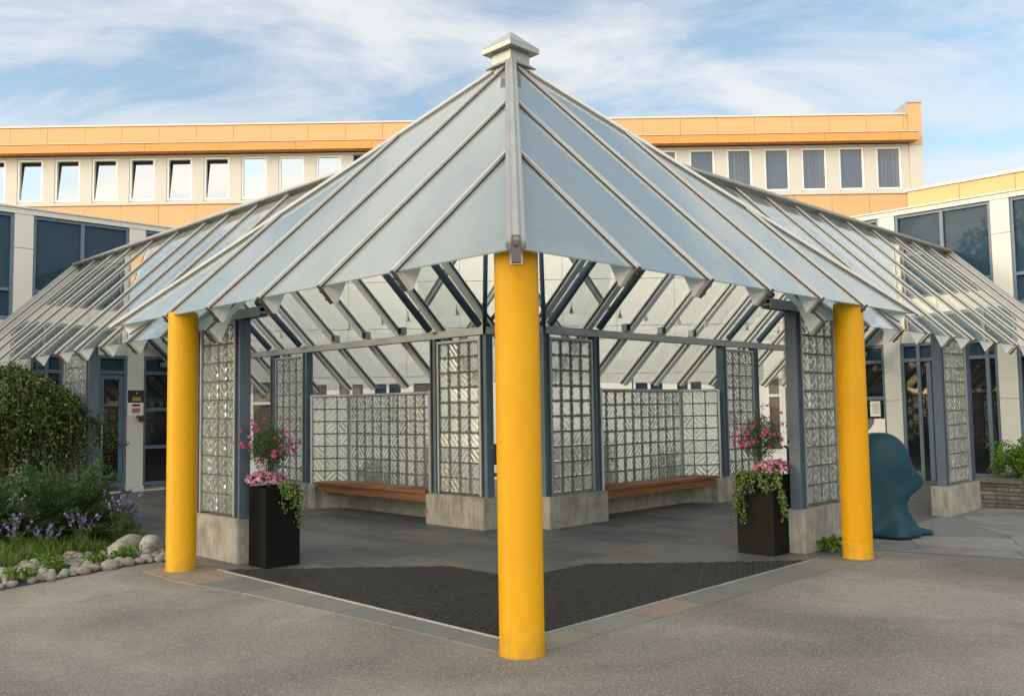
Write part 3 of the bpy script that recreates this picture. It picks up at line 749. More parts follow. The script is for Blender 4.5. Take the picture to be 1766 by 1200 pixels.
for w_ in wins:
    pn.box(w_[0] - .0 if False else xs, w_[0], YL + .002, YL + .15, w_[2] if False else 0, 2.39) if (w_[0] - xs > .01 and not (xs < 0 < w_[0])) else None
    pn.box(w_[0], w_[1], YL + .002, YL + .15, 0, w_[2]); pn.box(w_[0], w_[1], YL + .002, YL + .15, w_[3], 2.39); xs = w_[1]
pn.box(xs, 6.3, YL + .002, YL + .15, 0, 2.39)
pn.build('cladding_panels', 'link_cladding', lk)
for i, (x0, x1, z0, z1, k) in enumerate(wins):
    fr = MB(); f = .045
    fr.box(x0, x0 + f, YL - .01, YL + .14, z0, z1); fr.box(x1 - f, x1, YL - .01, YL + .14, z0, z1)
    fr.box(x0 + f, x1 - f, YL - .01, YL + .14, z0, z0 + f); fr.box(x0 + f, x1 - f, YL - .01, YL + .14, z1 - f, z1)
    panes = [(x0 + f, x1 - f, z0 + f, z1 - f)]
    if k == 2:
        xm = (x0 + x1) / 2; fr.box(xm - .03, xm + .03, YL - .008, YL + .13, z0 + f, z1 - f); panes = [(x0 + f, xm - .03, z0 + f, z1 - f), (xm + .03, x1 - f, z0 + f, z1 - f)]
    if k == 'tall':
        zt = 1.83; fr.box(x0 + f, x1 - f, YL - .008, YL + .13, zt - .03, zt + .03); panes = [(x0 + f, x1 - f, z0 + f, zt - .03), (x0 + f, x1 - f, zt + .03, z1 - f)]
    wo = fr.build('window', 'white_frame', lk)
    for p in panes:
        m = MB(); m.box(p[0], p[1], YL + .05, YL + .065, p[2], p[3]); m.build('pane', 'window_taupe' if (k in (1, 'tall') or i == 2) else 'window_blue', wo)

# tall orange and cream building
TY = 28.7
tb = thing('office_building', (-2, TY, 0), 'long three storey building with orange fascia bands and a row of upper windows', 'building')
X0, X1 = -23.05, 13.06
m = MB(); m.box(X0, X1, TY + .25, TY + 12, 0, 10.9); m.build('wall', 'dark_joint', tb)
m = MB()
m.box(X0, X1, TY + .17, TY + .24, 0, 7.0); m.build('lower_wall', 'cream_cladding', tb)
fa = MB(); fb = MB(); k = 0
x = -16.32 - 1.219 * 5
while x < X1 - .02:
    xe = min(x + 1.219, X1)
    fa.box(x + .005, xe - .005, TY, TY + .24, 10.43, 11.02); fb.box(x + .005, xe - .005, TY + .02, TY + .24, 7.0, 8.41); x += 1.219
fa.build('fascia', 'orange_cladding', tb); fb.build('spandrel_band', 'orange_cladding', tb)
m = MB(); m.box(X0, X1, TY - .03, TY + 12, 11.03, 11.085); m.build('coping', 'white_cladding', tb)
x = -16.62 - 2.438 * 2; m = MB(); cp = MB()
while x < 12.9:
    xe = min(x + 2.438, 13.22)
    m.hexa([(x + .005, TY - .42, 10.07), (xe - .005, TY - .42, 10.07), (xe - .005, TY - .005, 10.09), (x + .005, TY - .005, 10.09), (x + .005, TY - .42, 10.33), (xe - .005, TY - .42, 10.33), (xe - .005, TY - .005, 10.425), (x + .005, TY - .005, 10.425)])
    x += 2.438
m.build('sunshade', 'orange_sunshade', tb)
m = MB(); m.box(X0, 13.22, TY - .45, TY - .40, 10.334, 10.352); m.build('sunshade_edge', 'white_cladding', tb)
m = MB(); m.box(X0, X1, TY - .02, TY + .2, 8.42, 8.50); m.build('sill_band', 'cream_cladding', tb)
m = MB(); m.box(X0, X1, TY + .0, TY + .2, 9.985, 10.06); m.build('head_band', 'cream_cladding', tb)
piers = MB(); n0 = -6
cs = [-15.65 + 1.2195 * i for i in range(n0, 24)]
for i, c in enumerate(cs):
    x1 = cs[i + 1] - .42 if i + 1 < len(cs) else X1
    piers.box(c + .42, x1, TY, TY + .2, 8.505, 9.98)
    piers.box(c - .42, c + .42, TY + .04, TY + .2, 8.505, 8.56)
piers.build('piers', 'cream_cladding', tb)
for i, c in enumerate(cs):
    if -5.0 < c < 4.6: continue           # behind the pyramid
    fr = MB(); f = .065; z0, z1 = 8.565, 9.975
    fr.box(c - .415, c - .415 + f, TY + .03, TY + .16, z0, z1); fr.box(c + .415 - f, c + .415, TY + .03, TY + .16, z0, z1)
    fr.box(c - .415 + f, c + .415 - f, TY + .03, TY + .16, z0, z0 + f); fr.box(c - .415 + f, c + .415 - f, TY + .03, TY + .16, z1 - f, z1)
    wo = fr.build('window', 'white_frame', tb)
    x0, x1, za, zb = c - .415 + f, c + .415 - f, z0 + f, z1 - f
    m = MB(); m.box(x0, x1, TY + .20, TY + .23, za, zb)
    m.build('room_shade', 'interior_shade', wo)  # near-black sheet stands in for the shade indoors
    if c < -9:
        # tilted inwards
        th = math.radians(7.5); dy = math.sin(th) * (zb - za)
        m = MB(); g_ = .02
        m.hexa([(x0 + g_, TY + .07, za), (x1 - .0, TY + .07, za), (x1 - .0, TY + .085, za), (x0 + g_, TY + .085, za), (x0 + .09, TY + .07 + dy * .6, zb - .10), (x1, TY + .07 + dy * .6, zb - .10), (x1, TY + .085 + dy * .6, zb - .10), (x0 + .09, TY + .085 + dy * .6, zb - .10)])
        m.build('tilted_pane', 'window_sky', wo)
    else:
        m = MB(); m.box(x0, x1, TY + .07, TY + .085, za, zb); m.build('pane', 'window_sky' if c < 0 else ('window_curtain' if i % 2 else 'window_grey'), wo)
# raised end wall
m = MB(); m.box(13.065, 13.50, TY - .06, TY + 12, 10.0, 11.40); m.build('end_fascia', 'orange_cladding', tb)
m = MB(); m.box(13.04, 13.52, TY - .09, TY + 12, 11.40, 11.45); m.box(13.00, 13.062, TY - .04, TY + 12, 11.0, 11.40); m.build('end_coping', 'zinc_cap', tb)
m = MB(); m.box(13.065, 13.50, TY - .05, TY + 12, 0, 9.995); m.build('end_wall', 'cream_cladding', tb)
m = MB(); m.prism([(12.2, TY + 1.2, 11.09), (13.0, TY + 1.2, 11.09), (13.0, TY + 1.2, 11.42)], (0, 3, 0)); m.build('roof_upstand', 'roofing', tb)

# upper block on the right wing
ub = thing('rooftop_block', P('R', 0, 18, 5.7), 'set back orange panelled upper block rising behind the right white wing', 'building')
m = MB(); m.gbox('R', -9, 4.2, 18.06, 23, 5.0, 6.80); m.build('wall', 'dark_joint', ub)
m = MB(); a = -9.0
while a < 4.1: m.gbox('R', a + .005, min(a + 1.2, 4.2) - .005, 18.0, 18.1, 5.0, 6.78); a += 1.2
m.build('fascia', 'orange_cladding', ub)
m = MB(); m.gbox('R', -9.05, 4.25, 17.95, 23, 6.785, 6.85); m.build('coping', 'white_cladding', ub)

# ------------------------------------------------------------------ signs on the building faces
def text(name, body, loc, rot, size, mat, par):
    cu = bpy.data.curves.new(name, 'FONT'); cu.body = body; cu.size = size; cu.extrude = .001; cu.align_x = 'CENTER'; cu.align_y = 'CENTER'
    o = bpy.data.objects.new(name, cu); COL.objects.link(o)
    dg = bpy.context.evaluated_depsgraph_get(); me = bpy.data.meshes.new_from_object(o.evaluated_get(dg)); bpy.data.objects.remove(o)
    ob = bpy.data.objects.new(name, me); COL.objects.link(ob); ob.parent = par
    ob.location = Vector(loc) - ORG[par.name]; ob.rotation_euler = rot; me.materials.clear(); me.materials.append(MATS[mat]); ORG[ob.name] = Vector(loc); return ob
sb = FB - .032
def plate(par, name, s_, a0, a1, z0, z1, mat, d0=.0, d1=.012):
    m = MB(); m.gbox(s_, a0, a1, sb - d1, sb - d0, z0, z1); return m.build(name, mat, par)
t = thing('door_plaque', P('L', 3.475, sb, 1.86), 'black plaque with a gold panel fixed on the white pilaster by the left door', 'plaque')
plate(t, 'board', 'L', 3.31, 3.64, 1.87, 2.13, 'sign_black'); plate(t, 'gold_panel', 'L', 3.40, 3.58, 1.905, 1.985, 'sign_gold', .012, .016)
m = MB(); m.tube([P('L', 3.49, sb - .012, 2.07), P('L', 3.49, sb - .02, 2.07)], .014, 12); m.build('bell_button', 'sign_white', t)
t = thing('opening_notice', P('L', 3.475, sb, 1.55), 'white notice with a black line and a pink patch below the black plaque', 'notice')
plate(t, 'sheet', 'L', 3.315, 3.635, 1.60, 1.865, 'sign_white', .0, .006); plate(t, 'black_line', 'L', 3.40, 3.57, 1.79, 1.835, 'sign_black', .006, .009)
m = MB(); pts = [(3.395, 1.755), (3.575, 1.755), (3.575, 1.69), (3.555, 1.66), (3.52, 1.65), (3.395, 1.65)]
m.prism([P('L', a, sb - .006, z) for a, z in pts], (P('L', 0, -1) - P('L', 0, 0)) * .003); m.build('pink_patch', 'sign_pink', t)
t = thing('letter_box', P('L', 3.56, sb, 1.45), 'small dark letter box under the white notice on the left pilaster', 'letter box')
plate(t, 'box_body', 'L', 3.545, 3.64, 1.465, 1.545, 'box_brown', 0, .07); plate(t, 'flap', 'L', 3.49, 3.64, 1.55, 1.59, 'box_brown', 0, .08)
t = thing('notice_paper', P('R', 3.70, FB, 1.3), 'white printed paper taped inside the blue framed window by the right door', 'notice')
m = MB(); m.gbox('R', 3.80, 4.02, FB + .050, FB + .056, 1.33, 1.66); m.build('sheet', 'sign_white', t)
m = MB()
for q in range(9): m.gbox('R', 3.83, 3.99 - (q % 3) * .02, FB + .047, FB + .050, 1.40 + q * .025, 1.408 + q * .025)
m.build('printed_lines', 'sign_grey', t)
t = thing('sign_board', P('R', 4.1, FB - .03, .6), 'white sign board with a grey curve and small emblem behind the teal sculpture', 'sign')
m = MB(); m.gbox('R', 3.68, 4.75, FB - .035, FB - .012, .45, 1.285); m.build('board', 'sign_white', t)
m = MB(); pts = [(4.75, 1.285), (3.90, 1.285), (3.92, 1.18), (3.99, 1.08), (4.10, 1.0), (4.25, .95), (4.45, .93), (4.75, .93)]
m.prism([P('R', a, FB - .036, z) for a, z in pts], (P('R', 0, -1) - P('R', 0, 0)) * .004); m.build('grey_curve', 'sign_grey', t)
m = MB(); e = P('R', 4.10, FB - .041, 1.19)
for dx, dz, r in ((0, .012, .020), (-.016, -.010, .017), (.018, -.012, .016)): m.tube([e + (P('R', 1, 0) - P('R', 0, 0)) * dx + Vector((0, 0, dz)), e + (P('R', 1, -.003) - P('R', 0, 0)) * 0 + (P('R', 1, 0) - P('R', 0, 0)) * dx + Vector((0, 0, dz)) + (P('R', 0, -1) - P('R', 0, 0)) * .003], r, 10)
for q, wd in ((1.125, .07), (1.10, .05)): m.gbox('R', 4.10 - wd, 4.10 + wd, FB - .044, FB - .041, q, q + .012)
m.build('emblem', 'sign_white', t)

# ------------------------------------------------------------------ planters and their plants
rnd = random.Random(3)
def rv():
    while True:
        v = Vector((rnd.uniform(-1, 1), rnd.uniform(-1, 1), rnd.uniform(-1, 1)))
        if .05 < v.length < 1: return v
def planter(u0, u1, v0, v1, h, label):
    c = W((u0 + u1) / 2, (v0 + v1) / 2, 0)
    t = thing('planter', c, label, 'planter', 'tall black planters')
    m = MB(); th = .02
    m.gbox('L', u0, u1, v0, v1, .006, h - .03)
    m.gbox('L', u0, u1, v0, v0 + th, h - .03, h); m.gbox('L', u0, u1, v1 - th, v1, h - .03, h)
    m.gbox('L', u0, u0 + th, v0 + th, v1 - th, h - .03, h); m.gbox('L', u1 - th, u1, v0 + th, v1 - th, h - .03, h)
    m.build('pot', 'planter_black', t)
    m = MB(); m.gbox('L', u0 + th, u1 - th, v0 + th, v1 - th, h - .03, h - .02); m.build('soil', 'soil', t)
    return c
def flower(m, p, n, r, petals=5):
    n = n.normalized(); x = n.orthogonal().normalized(); y = n.cross(x); a0 = rnd.uniform(0, 6)
    for k in range(petals):
        a = a0 + 2 * PI * k / petals; d = x * math.cos(a) + y * math.sin(a) + n * .25
        m.leafq(p, d, n, r, r * .8)
def potplants(c, h, du, dv, lab, pet, ivy, side):
    # standard shrub
    top = c + Vector((du, dv, h + .40))
    t = thing('flowering_shrub', c + Vector((du, dv, h - .02)), lab, 'shrub', 'flowering shrubs in the black planters')
    m = MB(); m.tube([c + Vector((du, dv, h - .02)), c + Vector((du * 1.1, dv, h + .2)), top], [.014, .012, .010], 8)
    for k in range(26):
        d = rv(); d.z = abs(d.z) * 1.1 - .25; m.tube([top - Vector((0, 0, .12)), top + d * .30], [.004, .002], 5)
    m.build('stem', 'stem_brown', t)
    m = MB()
    for k in range(2600):
        d = rv(); r = d.length; q = Vector((d.x * .20, d.y * .20, d.z * .235 - .01)); q *= (1 + .25 * noise.noise(d * 2.3))
        m.leafq(top + q, rv() + d * .5 + Vector((0, 0, .3)), rv(), rnd.uniform(.025, .05), rnd.uniform(.006, .012))
    for k in range(26):                    # thin outer shoots
        d = rv().normalized(); d.z = d.z * .8 + .35; L = rnd.uniform(.26, .40)
        for j in range(14): m.leafq(top + d * L * (.5 + .5 * j / 14) + Vector((rnd.uniform(-.01, .01), rnd.uniform(-.01, .01), 0)), rv() + d, rv(), .028, .007)
    m.build('foliage', 'leaf_bush', t, fix=False)
    m = MB()
    for k in range(62):
        d = rv().normalized(); d.z = d.z * .7 + .30; L = rnd.uniform(.24, .40)
        p = top + Vector((d.x * L * .95, d.y * L * .95, d.z * L * .95 - .02))
        flower(m, p, d + Vector((0, -.7, .2)), rnd.uniform(.018, .032))
        if rnd.random() < .6: flower(m, p + rv() * .035, rv() + Vector((0, -.8, .3)), .016)
    m.build('blossom', 'petal_magenta', t, fix=False)
    # pink bedding flowers
    t = thing('pink_pelargonium', c + Vector((pet[0], pet[1], h - .02)), f'mound of pale pink flowers at the foot of the shrub in the {side} planter', 'flowers', 'pink bedding flowers in the planters')
    m = MB(); f = MB()
    for k in range(420):
        d = rv(); p = c + Vector((pet[0] + d.x * .21, pet[1] + d.y * .19, h + .03 + abs(d.z) * .09)); m.leafq(p, rv() + Vector((0, 0, .5)), Vector((0, 0, 1)), .04, .03)
    for k in range(330):
        d = rv().normalized(); q = rnd.uniform(.55, 1)
        p = c + Vector((pet[0] + d.x * .235 * q, pet[1] + d.y * .21 * q, h + .045 + abs(d.z) * .125 * q)); flower(f, p, d + Vector((0, -.5, .5)), rnd.uniform(.016, .026))
    m.build('leaves', 'leaf_bush', t, fix=False); f.build('blossom', 'petal_pink', t, fix=False)
    # trailing ivy
    t = thing('trailing_ivy', c + Vector((ivy[0][0], ivy[0][1], h - .02)), f'light green ivy trailing over the rim of the {side} black planter', 'ivy', 'ivy in the black planters')
    m = MB(); st = MB()
    for (x, y, drop, n) in ivy:
        p = c + Vector((x * .75, y * .75, h + .02)); pts = [p, c + Vector((x * .98, y * .98, h + .035))]
        q = pts[-1].copy(); out = Vector((x, y, 0)).normalized()
        steps = max(3, int(drop / .03))
        for k in range(steps):
            q = q + out * (.012 if k < 4 else rnd.uniform(-.002, .003)) + Vector((rnd.uniform(-.012, .012), rnd.uniform(-.006, .006), -drop / steps)); pts.append(q.copy())
        st.tube(pts, .0025, 5)
        for g in pts:
            for k in range(n):
                a = g + Vector((rnd.uniform(-.035, .035), rnd.uniform(-.03, .03), rnd.uniform(-.02, .025)))
                d = rv() + Vector((0, 0, -.5)) + out * .4; s0 = rnd.uniform(.022, .042)
                m.leafq(a, d, out + rv() * .6 + Vector((0, -.3, .3)), s0, s0 * .85)
    st.build('stems', 'stem_green', t, smooth=True); m.build('leaves', 'leaf_ivy', t, fix=False)
cl = planter(.50, .90, 4.18, 4.53, .83, 'tall black square planter by the left glass block screen')
potplants(cl, .83, -.06, .02, 'flowering shrub with thin magenta sprays in the left planter', (-.10, .02), [(.21, -.16, .22, 5), (.24, -.10, .40, 5), (.25, -.05, .45, 4), (.10, -.20, .30, 2), (.22, .05, .15, 5), (.17, -.19, .14, 5), (.14, -.12, .05, 6)], 'left')
cr = planter(4.46, 4.84, .62, 1.06, .85, 'tall black square planter by the right glass block screen')
potplants(cr, .85, .0, .03, 'flowering shrub with magenta sprays in the right planter', (.13, -.02), [(-.26, -.05, .42, 5), (-.25, -.10, .52, 4), (-.22, -.15, .25, 5), (-.16, -.18, .20, 6), (-.08, -.22, .16, 6), (-.02, -.25, .20, 5), (.04, -.26, .14, 6), (.10, -.22, .48, 4), (.08, -.24, .42, 3), (-.20, .02, .2, 5), (-.12, -.12, .04, 6), (.02, -.16, .04, 6), (-.27, .0, .6, 2)], 'right')

# ------------------------------------------------------------------ teal sculpture
SY = 10.92
def sx(px): return (px - 883) / 1541 * SY
sl = [(926, 1434, 1574, .34), (919, 1432, 1581, .35), (906, 1440, 1569, .31), (895, 1448, 1563.5, .28), (880, 1455, 1554, .255), (865, 1458, 1555, .25), (856, 1459, 1561, .25), (850, 1460, 1570, .25), (842, 1461, 1581, .25), (835, 1461, 1586, .25), (828, 1462, 1586, .25), (821, 1462, 1582, .25), (816, 1462, 1575, .25), (808, 1463, 1570, .25), (799, 1463, 1566, .25), (789, 1464, 1564, .245), (779, 1466, 1561, .235), (769, 1470, 1556, .22), (760, 1475, 1549, .20), (753, 1482, 1541, .17), (748, 1491, 1532, .12), (745.5, 1502, 1522, .06)]
m = MB(); NS = 40
for (y, l, r, dy) in sl:
    z = (926 - y) / 181 * 1.255; x0, x1 = sx(l), sx(r); cx = sx(1512) if 760 < y < 900 else (x0 + x1) / 2
    for j in range(NS):
        a = 2 * PI * j / NS; ca, sa = math.cos(a), math.sin(a)
        rx = (x1 - cx) if ca > 0 else (cx - x0)
        e = 1.0
        nose = max(0, 1 - abs(y - 831) / 26)
        wv = 1 - .45 * nose * max(0, ca) if abs(sa) > 0 else 1
        fold = 1 + (.20 * math.sin(a * 6 + y * .045) * max(0, (y - 872) / 54))
        lobe = 1 + .45 * max(0, (y - 876) / 50) * math.exp(-((a - 5.35) / .42) ** 2) - .16 * max(0, (y - 872) / 50) * math.exp(-((a - 4.5) / .3) ** 2)
        brow = 1 - .05 * math.exp(-((a - 5.45) / .16) ** 2) * max(0, 1 - abs(y - 790) / 45)
        m.v.append(Vector((cx + rx * ca * brow, SY + .05 + dy * sa * wv * fold * brow * lobe, z)))
n = len(sl)
for i in range(n - 1):
    for j in range(NS):
        a = i * NS + j; b = i * NS + (j + 1) % NS
        m.f.append((a, b, b + NS, a + NS))
m.f.append(tuple(range(NS - 1, -1, -1))); m.f.append(tuple((n - 1) * NS + j for j in range(NS)))
# the flat foot trailing to the right and the fold across the skirt
m.tube([(sx(1555), SY + .1, .05), (sx(1575), SY + .06, .045), (sx(1590), SY + .02, .040), (sx(1597), SY, .035)], [.075, .06, .04, .018], 14)
so = m.build('abstract_sculpture', 'teal_resin', smooth=True)
sub = so.modifiers.new('Subdivision', 'SUBSURF'); sub.levels = sub.render_levels = 1
tag(so, 'teal resin sculpture like a draped head in profile, beside the right yellow column', 'sculpture')

# ------------------------------------------------------------------ stone planter on the right with shrub
t = thing('stone_planter', P('R', -1.2, 10.9, 0), 'low dry stone planter wall with a slab coping in front of the right wing', 'planter')
m = MB(); m.gbox('R', -4.2, .56, 10.62, 11.0, 0, .37); m.gbox('R', .36, .56, 11.0, 14.7, 0, .36); m.build('stone_wall', 'dry_stone', t, bevel=.01)
m = MB(); m.gbox('R', -4.25, .62, 10.56, 11.05, .372, .42); m.gbox('R', .34, .62, 11.05, 14.7, .372, .42); m.build('coping', 'slate_edge', t, bevel=.006)
m = MB(); m.gbox('R', -4.2, .34, 11.05, 14.7, 0, .34); m.build('soil', 'soil', t)
def shrub(name, c, rx, ry, rz, n, lab, cat, mat, group=None, ls=.05, stemn=10):
    t = thing(name, (c[0], c[1], c[2]), lab, cat, group)
    c = Vector(c); m = MB()
    for k in range(stemn):
        d = rv(); d.z = abs(d.z) + .3; m.tube([c, c + Vector((d.x * rx * .5, d.y * ry * .5, rz * .7)), c + Vector((d.x * rx * .8, d.y * ry * .8, rz * 1.5 * min(1, d.z)))], [.016, .010, .004], 6)
    m.build('stems', 'stem_brown', t, smooth=True)
    m = MB(); nc = 34
    cl = []
    for k in range(nc):
        d = rv().normalized() * rnd.uniform(.45, 1.0); cl.append((Vector((d.x * rx, d.y * ry, rz + d.z * rz)), rnd.uniform(.16, .34)))
    for k in range(n):
        p0, r = cl[rnd.randrange(nc)]; d = rv(); p = c + p0 + Vector((d.x * r * rx * 1.3, d.y * r * ry * 1.3, d.z * r * rz * 1.2))
        if p.z < c.z + .02: p.z = c.z + .02 + rnd.random() * .08
        m.leafq(p, rv() + Vector((0, 0, .35)), rv() + Vector((0, 0, .6)), ls * rnd.uniform(.7, 1.3), ls * rnd.uniform(.4, .65))
    m.build('foliage', mat, t, fix=False)
pc = P('R', .12, 11.42, .34)
shrub('broadleaf_shrub', (pc.x, pc.y, .34), .58, .48, .34, 4600, 'bright green shrub growing in the stone planter', 'shrub', 'leaf_bright', ls=.055)
pc = P('R', -1.1, 11.6, .34)
shrub('broadleaf_shrub', (pc.x, pc.y, .34), .55, .5, .36, 3000, 'second bright green shrub in the stone planter, cut off at the photo edge', 'shrub', 'leaf_bright', ls=.055)
shrub('weed', (3.47, 9.93, .004), .15, .10, .06, 150, 'small green weed growing at the foot of the right yellow column', 'weed', 'leaf_bright', ls=.07, stemn=5)

# shrubs and cobbles in the courtyard behind the glass block walls
for (u, v, r, h, lab) in ((5.6, 5.75, .30, .56, 'dark green shrub behind the left glass block wall'), (5.55, 7.2, .28, .40, 'small green shrub behind the middle of the left low glass block wall'), (5.75, 5.45, .32, .58, 'dark green shrub behind the right glass block wall'), (8.55, 4.98, .30, .42, 'green shrub behind the far end of the right low glass block wall')):
    c = W(u, v, .01) if 'right' not in lab else W(max(u, v), min(u, v) + (0 if u > 7 else .0), .01)
    if lab.startswith('dark green shrub behind the right'): c = W(6.75, 4.95, .01)
    if lab.startswith('dark green shrub behind the left'): c = W(4.95, 6.75, .01)
    if lab.startswith('small green'): c = W(4.95, 8.3, .01)
    shrub('garden_shrub', c, r, r, h, 1500, lab, 'shrub', 'leaf_bush', 'shrubs in the courtyard', ls=.07)
def stone_mesh(seed, sub=3, amp=.36):
    bm = bmesh.new(); bmesh.ops.create_icosphere(bm, subdivisions=sub, radius=1)
    o = Vector((seed * 7.3, seed * 3.1, seed))
    for v in bm.verts: v.co *= 1 + amp * noise.noise(v.co * .8 + o) + .10 * noise.noise(v.co * 2.2 + o) + .03 * noise.noise(v.co * 6 + o)
    for f in bm.faces: f.smooth = True
    me = bpy.data.meshes.new('cobble'); bm.to_mesh(me); bm.free(); me.materials.append(MATS['cobble']); return me
STONES = [stone_mesh(i) for i in range(9)]
def stone(p, r, label, group, sq=(1, .8, .62), name='cobble'):
    o = bpy.data.objects.new(name, STONES[rnd.randrange(9)]); COL.objects.link(o)
    o.location = p; o.scale = (r * sq[0] * rnd.uniform(.85, 1.2), r * sq[1] * rnd.uniform(.85, 1.2), r * sq[2] * rnd.uniform(.85, 1.15)); o.rotation_euler = (rnd.uniform(-.2, .2), rnd.uniform(-.2, .2), rnd.uniform(0, 6.28))
    tag(o, label, 'stone', group); return o
LOW = [(-6.2, 6.9), (-4.80, 8.44), (-4.58, 8.82), (-4.38, 9.2), (-4.10, 9.72), (-3.83, 9.95)]
UPP = [(-6.7, 8.3), (-5.35, 9.41), (-5.28, 10.01), (-5.05, 10.38), (-4.75, 10.72), (-4.30, 11.0)]
def lerp2(A, t):
    k = min(len(A) - 2, int(t * (len(A) - 1))); f = t * (len(A) - 1) - k
    return Vector((A[k][0] * (1 - f) + A[k + 1][0] * f, A[k][1] * (1 - f) + A[k + 1][1] * f, 0))
placed = []
big = [((-4.46, 10.16), .145, 'large pale boulder on the cobble edging, nearest the yellow column'), ((-4.50, 10.62), .145, 'large grey boulder behind the pale one on the cobble edging'), ((-4.27, 10.58), .14, 'large round brown boulder touching the grey one near the slate path')]
for (x, y), r, lab in big:
    tag(stone((x, y, r * .55), r, lab, None, (1.1, .9, .8), 'boulder'), lab, 'stone'); placed.append((x, y, r))
tries = 0; cnt = 0
while tries < 6000 and cnt < 170:
    tries += 1
    t_ = rnd.uniform(.08, 1.0); q = rnd.random() ** 1.25
    p = lerp2(LOW, t_) * (1 - q) + lerp2(UPP, t_) * q
    r = rnd.choice((rnd.uniform(.03, .06), rnd.uniform(.05, .095))) * (1 if q < .7 else .85)
    if all((p.x - a) ** 2 + (p.y - b) ** 2 > (.76 * (r + c)) ** 2 for a, b, c in placed):
        placed.append((p.x, p.y, r)); cnt += 1
        stone((p.x, p.y, r * .28 + .01), r, 'rounded cobble in the loose stone edging of the planting bed', 'cobbles edging the planting bed')
for k, (u, v, z, r) in enumerate([(5.3, 4.7, .1, .2), (5.0, 5.0, .1, .18), (5.7, 5.1, .12, .22), (5.5, 4.9, .34, .18), (5.9, 5.5, .3, .2), (5.4, 5.5, .12, .2), (6.1, 5.1, .1, .2), (5.8, 5.2, .45, .15), (5.0, 5.5, .1, .17), (5.15, 5.3, .28, .16), (5.3, 5.2, .42, .14)]):
    stone(W(u, v, z), r, 'round garden stone piled behind the gap at the front column', 'garden stones in the courtyard', name='garden_stone')
# brown timber screen and tilted barrel seen behind
t = thing('timber_screen', (.62, 16.2, 0), 'dark brown timber screen low against the white wall right of the front column', 'fence')
m = MB()
for k in range(8): m.box(.40 + k * .085, .478 + k * .085, 16.2, 16.225, .1, 1.16)
m.build('boards', 'fence_brown', t); m = MB(); m.box(.38, 1.1, 16.23, 16.26, .3, .4); m.box(.38, 1.1, 16.23, 16.26, .9, 1.0); m.build('rails', 'fence_brown', t)
t = thing('garden_chair', (-.36, 16.2, 0), 'dark wooden garden chair seen left of the front column', 'chair')
m = MB(); m.box(-.62, -.16, 16.0, 16.4, .42, .46); m.build('seat', 'fence_brown', t)
m = MB(); m.box(-.62, -.16, 16.40, 16.43, .60, .98); m.build('backrest', 'fence_brown', t)
for x in (-.61, -.2):
    for y in (16.01, 16.40):
        m = MB(); m.box(x, x + .04, y, y + .04, .01, .418 if y < 16.2 else .98); m.build('leg', 'fence_brown', t)
bc = W(8.6, 2.6, 0)
t = thing('tilted_barrel', (4.60, 13.6, 0), 'weathered wooden barrel tipped on a slanting frame behind the right planter', 'barrel')
ax = Vector((.80, 0, -.48)).normalized(); b0 = Vector((4.28, 13.6, 1.02))
m = MB(); m.tube([b0, b0 + ax * .1, b0 + ax * .3, b0 + ax * .5, b0 + ax * .6], [.20, .235, .255, .235, .20], 22); m.build('staves', 'barrel_wood', t, smooth=True)
m = MB()
for q, r in ((.06, .23), (.2, .254), (.42, .252), (.54, .226)): m.tube([b0 + ax * (q - .012), b0 + ax * (q + .012)], r, 22)
m.build('hoops', 'bracket_brown', t)
m = MB()
for dy in (-.17, .17):
    m.tube([(4.15, 13.6 + dy, .98), (4.95, 13.6 + dy, .42)], .02, 8); m.tube([(4.2, 13.6 + dy, .94), (4.2, 13.6 + dy, .0)], .02, 8); m.tube([(4.9, 13.6 + dy, .46), (4.9, 13.6 + dy, .0)], .02, 8)
m.build('frame', 'fence_brown', t)

# ------------------------------------------------------------------ planting bed
bed = [(-3.83, 9.93), (-4.1, 9.70), (-4.38, 9.18), (-4.58, 8.80), (-4.8, 8.42), (-6.2, 6.9), (-10, 3.0), (-17, 9.0)]
bed += [tuple(W(-2, 14.7)[:2]), tuple(W(.36, 14.7)[:2]), tuple(W(.36, 5.78)[:2])]
sheet('planting_bed', bed, 'soil', .006)
def inpoly(x, y, A):
    r = False; j = len(A) - 1
    for i in range(len(A)):
        if (A[i][1] > y) != (A[j][1] > y) and x < (A[j][0] - A[i][0]) * (y - A[i][1]) / (A[j][1] - A[i][1]) + A[i][0]: r = not r
        j = i
    return r
m = MB(); k = 0
gpoly = [(-4.25, 11.0), (-4.75, 10.70), (-5.05, 10.35), (-5.28, 9.98), (-5.35, 9.38), (-6.7, 8.2), (-9, 8.5), (-8, 14), (-5.6, 12.6)]
while k < 15000:
    x, y = rnd.uniform(-9, -4.1), rnd.uniform(8.0, 14)
    if not inpoly(x, y, gpoly): continue
    k += 1
    nn = noise.noise(Vector((x * 1.4, y * 1.4, 3)))
    h = rnd.uniform(.10, .26) * (1.0 + .8 * nn)
    if x > -5.0: h *= .65
    d = Vector((rnd.uniform(-.5, .5), rnd.uniform(-.5, .5), 1)); b = Vector((x, y, .0)); w = rnd.uniform(.003, .006); sx_ = Vector((rnd.uniform(-1, 1), rnd.uniform(-1, 1), 0)).normalized() * w
    e1 = b + d * h * .6; e2 = b + d * h + Vector((d.x, d.y, -.25)) * h * .35
    o = len(m.v); m.v += [b - sx_, b + sx_, e1 + sx_ * .8, e1 - sx_ * .8, e2]; m.f += [(o, o + 1, o + 2, o + 3), (o + 3, o + 2, o + 4)]
g = m.build('grass', 'leaf_grass', fix=False); kind(g, 'stuff'); g['label'] = 'short green grass between the cobbles and the shrubs'
